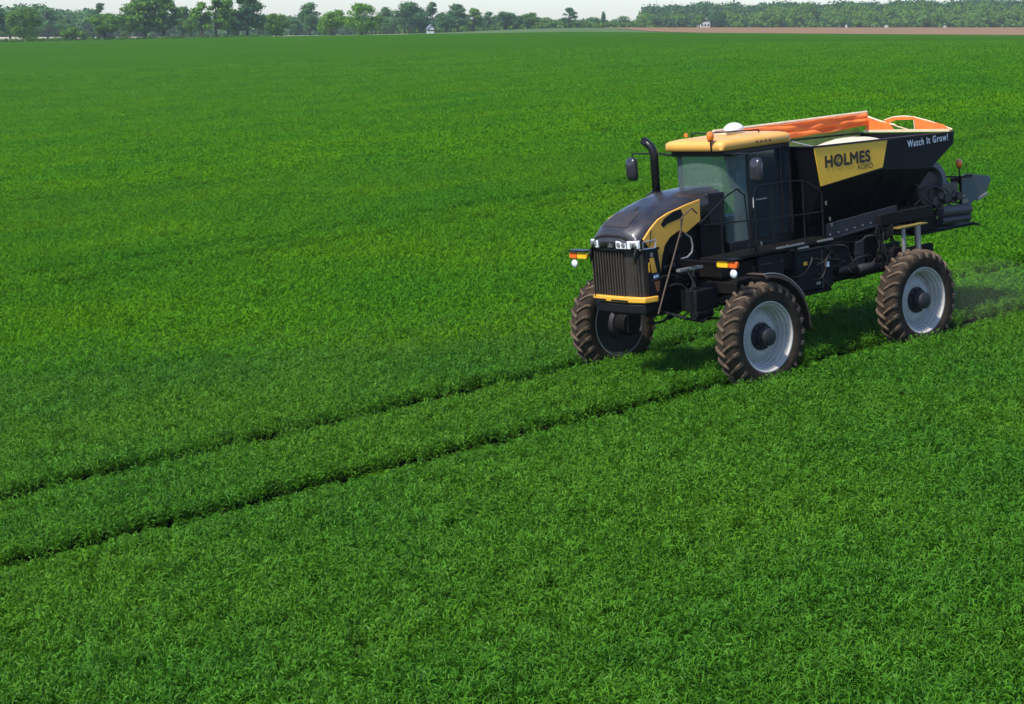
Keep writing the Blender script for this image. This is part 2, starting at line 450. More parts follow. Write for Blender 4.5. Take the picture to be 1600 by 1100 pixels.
def instancer(name, X, Y, Z, S, HS, protos, tilt=0.12):
    n = len(X)
    me = bpy.data.meshes.new(name); me.vertices.add(n)
    me.vertices.foreach_set('co', np.stack([X, Y, Z], 1).astype(np.float32).ravel())
    rot = np.stack([rng.normal(0, tilt, n), rng.normal(0, tilt, n), rng.random(n) * 2 * PI], 1).astype(np.float32)
    a = me.attributes.new('rot', 'FLOAT_VECTOR', 'POINT'); a.data.foreach_set('vector', rot.ravel())
    s3 = np.stack([S, S, S * HS], 1).astype(np.float32)
    a = me.attributes.new('scl', 'FLOAT_VECTOR', 'POINT'); a.data.foreach_set('vector', s3.ravel())
    a = me.attributes.new('idx', 'INT', 'POINT'); a.data.foreach_set('value', rng.integers(0, len(protos), n).astype(np.int32))
    o = bpy.data.objects.new(name, me); COL.objects.link(o)
    pc = bpy.data.collections.new(name + "_blades")
    for i, p in enumerate(protos):
        po = bpy.data.objects.new("blade_tuft", p); pc.objects.link(po)
    ng = bpy.data.node_groups.new(name, 'GeometryNodeTree')
    ng.interface.new_socket("Geometry", in_out='INPUT', socket_type='NodeSocketGeometry')
    ng.interface.new_socket("Geometry", in_out='OUTPUT', socket_type='NodeSocketGeometry')
    N = ng.nodes; L = ng.links
    gi = N.new('NodeGroupInput'); go = N.new('NodeGroupOutput')
    ci = N.new('GeometryNodeCollectionInfo'); ci.inputs[0].default_value = pc; ci.inputs[1].default_value = True
    ip = N.new('GeometryNodeInstanceOnPoints'); ip.inputs['Pick Instance'].default_value = True
    def attr(nm, t):
        q = N.new('GeometryNodeInputNamedAttribute'); q.data_type = t; q.inputs[0].default_value = nm
        return [s_ for s_ in q.outputs if s_.enabled and s_.name == 'Attribute'][0]
    L.new(gi.outputs[0], ip.inputs['Points']); L.new(ci.outputs[0], ip.inputs['Instance'])
    L.new(attr('idx', 'INT'), ip.inputs['Instance Index']); L.new(attr('scl', 'FLOAT_VECTOR'), ip.inputs['Scale'])
    e2r = N.new('FunctionNodeEulerToRotation')
    L.new(attr('rot', 'FLOAT_VECTOR'), e2r.inputs[0]); L.new(e2r.outputs[0], ip.inputs['Rotation'])
    L.new(ip.outputs[0], go.inputs[0])
    md = o.modifiers.new("scatter", 'NODES'); md.node_group = ng
    return o

def patch(X, Y, f, s):           # cheap smooth noise for height and thickness of the stand
    return (np.sin(X * f + s) * np.cos(Y * f * 1.3 + 2 * s) + np.sin(X * f * 2.3 + Y * f * 1.7 + 3 * s) * 0.6 + np.sin(Y * f * 3.1 - X * f * 2.9 + s) * 0.4) / 2

T_NEAR = [leafy_mesh("tuft", 11, 5, 0.055, 0.20, 0.37, 0.06, 0.125, 0.0125, 10 + i) for i in range(7)]
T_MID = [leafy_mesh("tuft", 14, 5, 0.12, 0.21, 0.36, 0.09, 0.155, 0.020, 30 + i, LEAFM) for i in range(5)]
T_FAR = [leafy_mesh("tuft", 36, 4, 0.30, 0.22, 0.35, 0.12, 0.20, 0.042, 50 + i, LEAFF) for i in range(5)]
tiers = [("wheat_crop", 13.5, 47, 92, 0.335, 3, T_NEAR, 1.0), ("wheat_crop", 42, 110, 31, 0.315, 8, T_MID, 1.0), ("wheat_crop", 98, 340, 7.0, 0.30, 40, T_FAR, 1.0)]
for ti, (nm, v0, v1, dens, amax, ramp, pr, s0) in enumerate(tiers):
    X, Y = scatter(v0, v1, dens, amax, ramp)
    Z = ground_z(X, Y)
    tr_ = in_track(X, Y, Z, 0.54 if ti < 2 else 0.5)
    hs = 1.05 + 0.05 * patch(X, Y, 0.9, 1.0) + 0.07 * patch(X, Y, 3.1, 2.0) + rng.normal(0, 0.06, len(X))
    thin = (patch(X, Y, 4.1, 5.0) + 0.5 * patch(X, Y, 7.7, 1.0) > 0.62) & (rng.random(len(X)) < 0.65)
    keep = ~tr_ & ~thin
    # a few trampled, stunted tufts stay in the wheel tracks
    if ti < 2:
        st = tr_ & (rng.random(len(X)) < 0.5); hs = np.where(st, 0.36, hs); keep |= st
    X, Y, Z, hs = X[keep], Y[keep], Z[keep], hs[keep]
    o = instancer(nm, X, Y, Z, rng.uniform(0.82, 1.2, len(X)) * s0, hs, pr)
    tag(o, ["dense young wheat in the foreground with two wheel tracks cut through it",
            "green wheat in the middle distance round and behind the spreader",
            "green wheat stretching away behind the spreader towards the far field edge"][ti], "crop", kind='stuff')

# far canopy of the same crop, read as one even surface
def canopy_material():
    m = noisy_ground("wheat_canopy", (0.025, 0.090, 0.002), (0.034, 0.104, 0.002), 0.03, 1.5, stretch=3.0, bump=0.6)
    m.node_tree.nodes["Principled BSDF"].inputs["Specular IOR Level"].default_value = 0.0
    m.node_tree.nodes["Principled BSDF"].inputs["Roughness"].default_value = 1.0
    return m
o = fan("wheat_canopy", canopy_material(), -2600, 4200, 300, E_D, 0.30, 160, 90, kind=None)
tag(o, "far part of the green wheat field running up to its edge below the trees", "crop", kind='stuff')

# ================================================================== SPREADER
veh = bpy.data.objects.new("fertiliser_spreader", None); COL.objects.link(veh)
veh.matrix_world = VEH
tag(veh, "black and yellow high clearance fertiliser spreader truck driving through the wheat on four tall wheels", "spreader truck")

RT, RR = 1.02, 0.665
# ---- wheels
def wheel(cx, cy, side, steer=0.0):
    """side +1: outboard towards +y"""
    c = (0, 0, 0)
    prof_r = [(-0.205, RR - 0.02), (-0.205, RR), (-0.19, RR), (-0.185, RR - 0.03), (-0.12, RR - 0.045), (-0.1, RR - 0.08), (-0.02, RR - 0.085), (0.03, RR - 0.055),
              (0.09, RR - 0.065), (0.12, RR - 0.04), (0.185, RR - 0.03), (0.19, RR), (0.205, RR), (0.205, RR - 0.02),
              (0.19, RR - 0.035), (0.155, RR - 0.045), (0.145, RR - 0.075), (0.085, RR - 0.08), (0.075, RR - 0.105), (0.0, RR - 0.11), (-0.01, RR - 0.13), (-0.085, RR - 0.135),
              (-0.095, RR - 0.15), (-0.085, RR - 0.175), (-0.03, RR - 0.24), (0.01, RR - 0.31), (0.02, RR - 0.36), (0.0, RR - 0.41), (-0.02, RR - 0.43), (-0.03, 0.0)]
    rim = MB(); rim.lathe([(a * side, r) for a, r in prof_r], c, n=64)
    w = rim.build("wheel", RIMM, veh, ang=40)
    w.matrix_local = Matrix.Translation((cx, cy, RT)) @ Matrix.Rotation(steer, 4, 'Z')
    # tyre
    body = [(-0.20, RR - 0.005), (-0.215, RR + 0.03), (-0.235, 0.76), (-0.235, 0.86), (-0.215, 0.925), (-0.19, 0.955), (-0.10, 0.975), (0, 0.98),
            (0.10, 0.975), (0.19, 0.955), (0.215, 0.925), (0.235, 0.86), (0.235, 0.76), (0.215, RR + 0.03), (0.20, RR - 0.005)]
    t = MB(); t.lathe(body, c, n=72)
    tyre = t.build("tyre", RUBBER, w, ang=50)
    lugs = MB(); n = 26
    for s in (-1, 1):
        for k in range(n):
            a0 = 2 * PI * (k + (0.5 if s > 0 else 0)) / n
            rows = []
            for (yy, da, rb, rtp, wd) in ((-0.012, 0.0, 0.965, 1.012, 0.026), (0.07, 0.055, 0.965, 1.017, 0.026), (0.14, 0.105, 0.955, 1.012, 0.030), (0.20, 0.145, 0.93, 0.995, 0.034), (0.232, 0.165, 0.86, 0.93, 0.030)):
                # V pattern: centre ends meet the ground first while rolling forwards
                a = a0 + da
                pts = []
                for (r_, ww) in ((rb - 0.012, wd * 1.35), (rtp, wd * 0.8)):
                    for sg in (-1, 1):
                        aa = a + sg * ww / r_
                        pts.append((r_ * math.cos(aa), s * yy + (s * 0.012 if (r_ < 0.95) else 0), r_ * math.sin(aa)))
                rows.append([pts[0], pts[2], pts[3], pts[1]])
            q = len(rows); vs = [p for r_ in rows for p in r_]
            fs = []
            for i in range(q - 1):
                for j in range(4):
                    fs.append((i * 4 + j, i * 4 + (j + 1) % 4, (i + 1) * 4 + (j + 1) % 4, (i + 1) * 4 + j))
            fs += [(0, 1, 2, 3), ((q - 1) * 4 + 3, (q - 1) * 4 + 2, (q - 1) * 4 + 1, (q - 1) * 4)]
            lugs.add(vs, fs)
    lugs.build("tread", LUGM, w, ang=30)
    # hub
    h = MB()
    h.lathe([(a * side, r) for a, r in ((-0.02, 0.0), (-0.02, 0.255), (0.04, 0.255), (0.05, 0.19), (0.13, 0.185), (0.14, 0.165), (0.24, 0.16), (0.26, 0.13), (0.26, 0.0))], c, n=28)
    for k in range(10):
        a = 2 * PI * k / 10
        h.lathe([(x * side, r) for x, r in ((0.03, 0.0), (0.03, 0.024), (0.085, 0.022), (0.085, 0.0))], (0.222 * math.cos(a), 0, 0.222 * math.sin(a)), n=8)
    h.lathe([(a * side, r) for a, r in ((-0.12, 0.0), (-0.12, 0.34), (-0.30, 0.30), (-0.34, 0.0))], c, n=24)
    h.build("hub", HUBM, w, ang=40)
    q = MB(); q.lathe([(a * side, r) for a, r in ((-0.208, RR - 0.02), (-0.20, RR - 0.05), (-0.14, RR - 0.07), (-0.12, 0.45), (-0.16, 0.30), (-0.16, 0.0))], c, n=40)  # dark liner, its colour painting in the shade inside the rim
    q.build("rim_shade_liner", mat("rim_shade_dark", (0.02, 0.02, 0.022), 0.6, dust=0.3, dustcol=(0.05, 0.04, 0.03)), w, ang=40)
    return w
WB = 4.494
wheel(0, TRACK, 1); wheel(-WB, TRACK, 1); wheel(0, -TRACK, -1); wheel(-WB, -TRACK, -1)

# ---- chassis
f = MB()
for s in (-1, 1): f.box(-7.0, 1.35, s * 0.45 - 0.06, s * 0.45 + 0.06, 1.48, 1.78)
for x in (1.1, 0.45, -0.6, -1.6, -2.6, -3.6, -5.3, -6.5): f.box(x - 0.06, x + 0.06, -0.39, 0.39, 1.52, 1.74)
f.build("chassis_frame", FRAME, veh, bevel=0.01)
for ax in (0.0, -WB):
    a = MB(); a.box(ax - 0.16, ax + 0.16, -1.62, 1.62, 1.80, 2.02)
    for s in (-1, 1):
        a.box(ax - 0.14, ax + 0.14, s * 1.52 - 0.10, s * 1.52 + 0.10, 0.86, 2.06)
        a.lathe([(-0.16, 0.0), (-0.16, 0.24), (0.16, 0.24), (0.16, 0.0)], (ax, s * 1.62, RT), n=20)
        a.bar((ax + 0.42, s * 0.5, 1.55), (ax + 0.12, s * 1.45, 1.72), 0.09, 0.12)
        a.bar((ax - 0.42, s * 0.5, 1.55), (ax - 0.12, s * 1.45, 1.72), 0.09, 0.12)
        a.lathe([(0, 0.14), (0.06, 0.17), (0.12, 0.14), (0.18, 0.17), (0.25, 0.14)], (ax + 0.28, s * 0.95, 1.78), axis=2, n=16)
    a.build("axle", FRAME, veh, bevel=0.012)
# steering cylinders and hoses
for s in (-1, 1):
    g = MB(); g.tube([(0.25, s * 0.55, 1.32), (0.28, s * 1.0, 1.34)], 0.045); g.tube([(0.28, s * 1.0, 1.34), (0.30, s * 1.45, 1.36)], 0.022)
    g.build("steering_cylinder", STEEL if s < 0 else FRAME, veh)
hs = MB()
for k in range(26):
    x = random.uniform(-0.9, 1.1); y = random.uniform(0.55, 1.25); z = random.uniform(1.5, 2.4)
    p = [Vector((x, y, z))]
    d = Vector((random.uniform(-1, 1), random.uniform(-0.5, 0.6), random.uniform(-0.5, 0.4)))
    for j in range(6):
        d = (d + Vector((random.uniform(-.6, .6), random.uniform(-.4, .4), random.uniform(-.6, .5)))).normalized()
        q = p[-1] + d * 0.13
        q.y = min(max(q.y, 0.5), 1.35); q.z = min(max(q.z, 1.38), 2.45); p.append(q)
    hs.tube(p, random.uniform(0.012, 0.026), 6)
hs.build("hydraulic_hoses", DKBOX, veh)

# ---- engine, hood
e = MB(); e.box(-0.65, 1.30, -0.50, 0.50, 1.75, 3.12); e.box(0.1, 0.75, 0.50, 0.60, 1.9, 2.6)
e.box(-0.62, 0.0, 0.5, 0.64, 1.85, 3.3)
e.build("engine_block", FRAME, veh, bevel=0.03)
g = MB(); g.tube([(0.42, 0.62, 2.95), (0.33, 0.68, 2.86), (0.30, 0.69, 2.7), (0.33, 0.69, 2.58), (0.45, 0.68, 2.50), (0.6, 0.66, 2.49)], 0.018)
g.build("coolant_pipe", STEEL, veh)
g = MB(); g.lathe([(-0.3, 0), (-0.3, 0.13), (0.3, 0.13), (0.3, 0)], (0.45, 0.60, 2.2), axis=0, n=20); g.build("air_filter", DKBOX, veh)

zt_x = [1.74, 1.68, 1.57, 1.42, 1.28, 0.95, 0.47, 0.08, -0.3, -0.68]
zt_z = [2.95, 3.06, 3.16, 3.245, 3.31, 3.44, 3.56, 3.625, 3.65, 3.65]
hood = MB(); rows = []
XS = list(np.linspace(-0.62, 1.735, 26))
for x in XS:
    zt = float(np.interp(x, zt_x[::-1], zt_z[::-1])) + 0.02
    wdt = 0.655 - 0.05 * smooth((x - 1.2) / 0.55)
    row = [(x, -wdt, zt - 0.46), (x, -wdt, zt - 0.24)]
    for t in np.linspace(-1, 1, 17):
        yy = wdt * t
        zz = zt - 0.17 * abs(t) ** 5 + 0.035 * (1 - t * t) - 0.02 * math.exp(-((abs(t) - 0.62) / 0.08) ** 2)
        row.append((x - 0.10 * max(0.0, abs(t) - 0.5) * (1 if x > 1.5 else 0), yy, zz))
    row += [(x, wdt, zt - 0.24), (x, wdt, zt - 0.46)]
    rows.append(row)
hood.grid(rows)
# nose panel
nose = [(p[0] + 0.004, p[1], p[2]) for p in rows[-1][1:-1]]
hood.grid([nose, [(1.70, p[1], 2.80) for p in nose]])
H = hood.build("hood", HOODP, veh, solid=0.02, ang=50)
# brown dusty patch on the hood front, emblem on top
em = MB()
def hood_pt(x, y):
    zt = float(np.interp(x, zt_x[::-1], zt_z[::-1])) + 0.02
    t = y / 0.655
    return (x, y, zt - 0.17 * abs(t) ** 5 + 0.035 * (1 - t * t) + 0.018)
def hood_poly(pts): 
    n = len(pts); em.add([hood_pt(*p) for p in pts], [tuple(range(n))])
hood_poly([(1.06, -0.02), (1.06, 0.05), (1.12, 0.045), (1.12, -0.015)])
hood_poly([(0.97, 0.0), (0.97, 0.02), (1.06, 0.06), (1.06, -0.04)])
hood_poly([(1.12, -0.06), (1.12, -0.03), (1.16, -0.05), (1.16, -0.08)])
hood_poly([(1.12, 0.06), (1.12, 0.09), (1.16, 0.11), (1.16, 0.08)])
em.build("emblem", TEXTD, H, fix=False)
dm = MB(); rr_ = []
for x in np.linspace(1.16, 1.60, 8): rr_.append([hood_pt(x, y) for y in np.linspace(-0.40 + 0.1 * (1.6 - x), 0.32 - 0.15 * (1.6 - x), 11)])
dm.grid(rr_); dm.build("dusty_panel", mat("dusty_vent", (0.040, 0.032, 0.029), 0.5, var=0.35, vscale=16), H, fix=False)
# cowl behind the hood
c = MB(); c.prism([(-0.18, 3.62), (-0.20, 3.0), (-0.62, 2.9), (-0.66, 3.60)], 1, -0.67, 0.67); c.build("cowl", BLACK, veh, bevel=0.03)

# yellow side panels
yp = [(1.56, 2.98), (1.50, 3.03), (1.36, 3.16), (1.16, 3.30), (0.90, 3.39), (0.69, 3.43), (0.40, 3.49), (0.04, 3.545), (0.06, 3.14), (0.30, 3.03), (0.46, 2.95), (0.62, 3.03),
      (0.88, 2.93), (1.02, 2.80), (1.10, 2.62), (1.16, 2.36), (1.19, 2.15), (1.23, 2.30), (1.32, 2.52), (1.43, 2.83)]
for s in (-1, 1):
    b = MB(); b.prism(yp, 1, s * (0.662 if s > 0 else 0.60), s * (0.70 if s > 0 else 0.645)); P = b.build("side_panel", YEL, veh, bevel=0.012)
    v = MB(); v.prism([(1.10, 3.20), (1.0, 3.30), (0.75, 3.40), (0.56, 3.42), (0.50, 3.30), (0.62, 3.24), (0.92, 3.19), (1.04, 3.13)], 1, s * 0.66, s * 0.704)
    v.build("air_intake", DKBOX, P, bevel=0.008)
    v = MB(); v.bar((1.42, s * 0.702, 2.84), (1.36, s * 0.702, 3.12), 0.010, 0.02); v.build("panel_seam", TEXTD, P)
# swirl badge on the near panel
# ---- grille, headlights, bumper
g = MB(); g.prism([(1.58, -0.66), (1.63, -0.3), (1.64, 0.1), (1.62, 0.45), (1.58, 0.66), (1.28, 0.70), (1.28, -0.66)], 2, 1.86, 2.76)
G = g.build("grille", mat("grille_dark", (0.02, 0.016, 0.013), 0.5, dust=0.4, dustcol=(0.06, 0.045, 0.03)), veh)
fi = MB()
for k in range(12):
    y = -0.62 + k * 0.075; fi.bar((1.645, y, 1.88), (1.65, y, 2.74), 0.022, 0.05)
for k in range(5):
    y = 0.30 + k * 0.075; fi.bar((1.622, y, 1.88), (1.622, y, 2.74), 0.014, 0.02)
fi.build("grille_fin", mat("fin_brown", (0.06, 0.047, 0.034), 0.55, var=0.3), G)
hb = MB(); hb.prism([(1.60, -0.69), (1.70, -0.5), (1.72, 0.0), (1.70, 0.5), (1.60, 0.69), (1.2, 0.74), (1.2, -0.72)], 2, 2.755, 2.80)
hb.prism([(1.59, -0.66), (1.69, -0.48), (1.705, 0.0), (1.69, 0.48), (1.59, 0.66), (1.2, 0.70), (1.2, -0.70)], 2, 2.80, 2.97)
HB = hb.build("headlight_bar", BLACK, veh, bevel=0.01)
for (y0, y1) in ((-0.66, -0.34), (0.12, 0.42), (0.42, 0.66)):
    h = MB(); x0 = 1.615 + 0.085 * (1 - (abs((y0 + y1) / 2) / 0.66) ** 2.2); sl = -0.10 if y1 > 0.6 else (0.08 if y0 < -0.5 else -0.02)
    h.prism([(x0 - sl * 0.5, y0 + 0.01), (x0 + 0.05 - sl * 0.5, y0 + 0.02), (x0 + 0.05 + sl * 0.5, y1 - 0.02), (x0 + sl * 0.5, y1 - 0.01)], 2, 2.81, 2.96)
    hl = h.build("headlight", LGLASS, veh, bevel=0.012)
    for yc in (y0 + 0.09, y1 - 0.09):
        r_ = MB(); xx = x0 + 0.05 + sl * ((yc - y0) / (y1 - y0) - 0.5)
        r_.lathe([(0.0, 0.0), (0.0, 0.045), (0.006, 0.05), (0.010, 0.035), (0.012, 0)], (xx, yc, 2.885), axis=0, n=16)
        r_.build("lamp_bowl", STEEL, hl)
t = MB(); t.prism([(-0.10, 2.83), (0.04, 2.83), (-0.03, 2.93)], 0, 1.70, 1.735); t.build("nose_emblem", CHROME, veh)
s_ = MB()
for (a, b) in (((1.58, 0.70, 2.93), (1.30, 0.76, 2.95)), ((1.30, 0.76, 2.95), (1.34, 0.76, 2.80)), ((1.34, 0.76, 2.80), (1.58, 0.70, 2.80)), ((1.58, 0.70, 2.80), (1.58, 0.70, 2.93))):
    s_.tube([a, b], 0.012, 6)
s_.build("lamp_trim", CHROME, veh)
bp = MB(); bp.prism([(1.62, -0.73), (1.72, -0.4), (1.73, 0.0), (1.72, 0.42), (1.64, 0.72), (1.36, 0.78), (1.30, 0.74), (1.54, 0.66), (1.60, -0.66)], 2, 1.80, 1.91)
BP = bp.build("bumper", YEL, veh, bevel=0.02)
q = MB(); q.prism([(1.60, -0.70), (1.70, -0.4), (1.71, 0.0), (1.70, 0.42), (1.62, 0.70), (1.30, 0.72), (1.30, -0.70)], 2, 1.58, 1.79); q.build("lower_bumper", DKBOX, BP, bevel=0.04)
for y0, y1 in ((-0.62, -0.25), (-0.1, 0.35)):
    q = MB(); q.box(1.725, 1.74, y0, y1, 1.82, 1.85); q.build("bumper_slot", DKBOX, BP)
# side of the grille with stickers and a louvre
q = MB(); q.prism([(1.52, 2.76), (1.24, 2.76), (1.18, 2.2), (1.18, 1.92), (1.52, 1.92)], 1, 0.70, 0.725); SP = q.build("radiator_side_panel", DKBOX, veh, bevel=0.008)
def side_poly(nm, pts, m, par, y=0.726, th=0.006):
    b = MB(); b.prism(pts, 1, y, y + th); return b.build(nm, m, par)
side_poly("warning_sticker", [(1.46, 2.62), (1.36, 2.62), (1.30, 2.34), (1.42, 2.34)], YEL, SP)
side_poly("warning_sticker", [(1.50, 2.52), (1.475, 2.55), (1.47, 2.38), (1.50, 2.36)], SAFETY, SP)
side_poly("blue_sticker", [(1.40, 2.30), (1.26, 2.31), (1.26, 2.20), (1.38, 2.19)], BLUEP, SP)
side_poly("blue_sticker_line", [(1.385, 2.27), (1.275, 2.28), (1.275, 2.255), (1.385, 2.245)], TEXTW, SP, 0.732)
side_poly("orange_sticker", [(1.38, 2.17), (1.24, 2.18), (1.27, 2.0), (1.32, 1.97)], mat("rust_sticker", (0.26, 0.10, 0.03), 0.6, var=0.4, vscale=30), SP)
side_poly("small_sticker", [(1.43, 2.72), (1.38, 2.72), (1.38, 2.64), (1.43, 2.64)], STEEL, SP)

# ---- exhaust
x = MB(); pts = [(-0.2, -0.72, 3.2), (-0.2, -0.72, 4.33)]
for k in range(1, 8):
    a = R(52) * k / 7; pts.append((-0.2 + 0.06 * (1 - math.cos(a)), -0.72 - 0.28 * (1 - math.cos(a)), 4.33 + 0.28 * math.sin(a)))
pts.append((-0.17, -0.72 - 0.28 * (1 - math.cos(R(52))) - 0.13, 4.33 + 0.28 * math.sin(R(52)) + 0.08))
x.tube(pts, [0.078] + [0.078] * (len(pts) - 1), 16, caps=False)
x.tube([(-0.2, -0.72, 3.1), (-0.2, -0.72, 3.65)], 0.12, 16)
EX = x.build("exhaust_stack", BLACK, veh, solid=0.006, ang=60)
q = MB(); q.lathe([(0, 0.13), (0, 0.20), (0.05, 0.18), (0.07, 0.12)], (-0.2, -0.72, 3.56), axis=2, n=20); q.build("exhaust_collar", GREYP, EX)

# ---- cab
def rrect(x0, x1, y0, y1, r, n=6):
    p = []
    for (cx, cy, a0) in ((x1 - r, y1 - r, 0), (x0 + r, y1 - r, 90), (x0 + r, y0 + r, 180), (x1 - r, y0 + r, 270)):
        for k in range(n + 1):
            a = R(a0 + 90 * k / n); p.append((cx + r * math.cos(a), cy + r * math.sin(a)))
    return p
def loft_z(levels, mb):
    """levels: list of (outline, z or f(x))"""
    n = len(levels[0][0]); vs = []
    for pl_, z in levels: vs += [(p[0], p[1], z(p[0]) if callable(z) else z) for p in pl_]
    fs = []
    for i in range(len(levels) - 1):
        for k in range(n): fs.append((i * n + k, i * n + (k + 1) % n, (i + 1) * n + (k + 1) % n, (i + 1) * n + k))
    fs += [tuple(range(n))[::-1], tuple(range((len(levels) - 1) * n, len(levels) * n))]
    mb.add(vs, fs)
cabp = bpy.data.objects.new("cab", None)
cb = MB(); cb.box(-2.42, -0.72, -0.70, 0.70, 2.40, 2.62); cb.box(-2.46, -2.36, -0.74, 0.74, 2.62, 3.25); cb.box(-2.46, -2.36, -0.74, 0.74, 4.2, 4.38)
cb.box(-2.46, -2.36, -0.74, -0.66, 3.25, 4.2); cb.box(-2.46, -2.36, 0.66, 0.74, 3.25, 4.2)
cb.box(-2.44, -0.66, -0.72, 0.72, 4.27, 4.37)
cb.box(-1.2, -0.72, -0.55, 0.55, 2.62, 3.1)      # console
CAB = cb.build("cab", BLACK, veh, bevel=0.015)
ws = MB(); wrows = []
def ws_outline(z):
    k = (z - 2.62) / 1.65
    p = []
    for t in np.linspace(0, 1, 15):
        # from the right corner round the front to the left pillar
        if t < 0.12: p.append((-0.86 + t, -0.72 + 0.1 * t, z))
        elif t < 0.8:
            u = (t - 0.12) / 0.68; p.append((-0.735 + 0.06 * math.sin(PI * u), -0.70 + 1.26 * u, z))
        else:
            u = (t - 0.8) / 0.2; p.append((-0.735 - 0.50 * u, 0.56 + 0.16 * math.sin(u * PI / 2), z))
    return [(x_ - 0.02 * k, y_, z_) for x_, y_, z_ in p]
for z in (2.62, 3.0, 3.4, 3.8, 4.27): wrows.append(ws_outline(z))
ws.grid(wrows); ws.build("windshield", WGLASS, CAB, fix=False)
dr = MB(); dr.grid([[(-1.27, 0.722, z), (-1.7, 0.735, z), (-2.12, 0.722, z)] for z in (2.62, 4.27)])
DR = dr.build("door_window", SGLASS, CAB, fix=False)
dr = MB(); dr.grid([[(-2.17, 0.722, z), (-2.36, 0.72, z)] for z in (2.62, 4.27)]); dr.build("rear_side_window", SGLASS, CAB, fix=False)
dr = MB(); dr.grid([[(-0.9, -0.722, z), (-2.36, -0.72, z)] for z in (2.62, 4.27)]); dr.build("right_window", SGLASS, CAB, fix=False)
dr = MB(); dr.grid([[(-2.40, -0.66, z), (-2.40, 0.66, z)] for z in (3.25, 4.2)]); dr.build("rear_window", SGLASS, CAB, fix=False)
for (xx, yy, w_) in ((-1.245, 0.72, 0.055), (-2.145, 0.722, 0.05), (-0.86, -0.72, 0.06), (-2.40, -0.72, 0.06), (-2.40, 0.72, 0.06)):
    q = MB(); q.bar((xx, yy, 2.60), (xx - 0.02, yy, 4.29), w_ * 1.5, w_); q.build("pillar", BLACK, CAB, bevel=0.008)
q = MB(); q.bar((-1.33, 0.775, 3.22), (-1.33, 0.775, 3.42), 0.03, 0.03); q.build("door_handle", WHITEP, CAB)
q = MB(); q.bar((-1.42, 0.745, 3.36), (-1.72, 0.745, 3.36), 0.015, 0.02); q.build("door_latch", STEEL, CAB)
q = MB(); q.box(-1.95, -1.45, -0.26, 0.26, 2.62, 3.05); q.prism([(-1.95, 3.05), (-1.80, 3.05), (-1.93, 3.85), (-2.06, 3.85)], 1, -0.24, 0.24)
q.prism([(-1.97, 3.85), (-1.90, 3.85), (-1.93, 4.05), (-2.0, 4.05)], 1, -0.13, 0.13); q.build("driver_seat", SEATM, CAB, bevel=0.05)
q = MB(); q.tube([(-1.15 + 0.10 * math.sin(a), 0.2 * math.cos(a), 3.30 + 0.16 * math.sin(a)) for a in np.linspace(0, 2 * PI, 20)], 0.015, 6); q.tube([(-1.05, 0, 3.05), (-1.15, 0, 3.3)], 0.03, 8)
q.build("steering_wheel", DKBOX, CAB)
# roof
def rz(b): return lambda x_: b - 0.012 * (x_ + 0.5)
rf = MB(); lv = []
for (ins, z) in ((0.03, 4.375), (0.0, 4.40), (0.0, 4.50), (0.015, 4.535), (0.05, 4.56), (0.16, 4.585), (0.34, 4.605), (0.6, 4.615)):
    lv.append((rrect(-2.50 + ins * 0.7, -0.52 - ins * 1.2, -0.80 + ins, 0.80 - ins, 0.14), z))
loft_z(lv, rf); RF = rf.build("cab_roof", ROOFY, CAB, ang=60)
for k, xx in enumerate((-1.48, -1.60, -1.72, -1.84)):
    q = MB(); q.box(xx - 0.03, xx + 0.03, 0.798, 0.806, 4.45, 4.49); q.build("roof_vent", mat("vent_brown", (0.15, 0.07, 0.04), 0.6), RF)
q = MB(); q.tube([(-0.95, -0.42, 4.68), (-1.0, 0.1, 4.69), (-1.95, 0.42, 4.66)], 0.014, 6); q.tube([(-0.95, -0.42, 4.6), (-0.95, -0.42, 4.68)], 0.014, 6)
q.tube([(-1.95, 0.42, 4.55), (-1.95, 0.42, 4.66)], 0.014, 6); q.build("roof_rail", BLACK, RF)
q = MB(); q.lathe([(-0.09, 0.0), (-0.09, 0.17), (-0.05, 0.20), (0.0, 0.19), (0.05, 0.14), (0.08, 0.07), (0.09, 0.0)], (-1.72, -0.02, 4.735), axis=2, n=24); q.build("gps_dome", WHITEP, RF, ang=60)
q = MB(); q.box(-1.55, -1.30, -0.20, 0.20, 4.62, 4.67); q.build("roof_bracket", CREAM, RF)
def beacon(p, base, par, r=0.07):
    b = MB(); b.tube([base, (p[0], p[1], p[2] - 0.02)], 0.014, 8); B_ = b.build("beacon", DKBOX, par)
    l_ = MB(); l_.lathe([(0.0, 0.0), (0.0, r * 0.8), (0.03, r), (0.11, r), (0.15, r * 0.75), (0.165, 0.0)], p, axis=2, n=20); l_.build("beacon_lens", AMBER, B_, ang=50)
    l_ = MB(); l_.lathe([(-0.035, 0.0), (-0.035, r * 0.7), (0.0, r * 0.8), (0.0, 0)], p, axis=2, n=16); l_.build("beacon_base", mat("brown_base", (0.12, 0.04, 0.02), 0.5), B_)
beacon((-0.50, 0.535, 4.60), (-0.50, 0.535, 4.36), veh)
q = MB(); q.lathe([(0, 0), (0, 0.04), (0.05, 0.04), (0.07, 0)], (-0.9, -0.52, 4.63), axis=2, n=12); q.build("clearance_lamp", AMBER, RF)
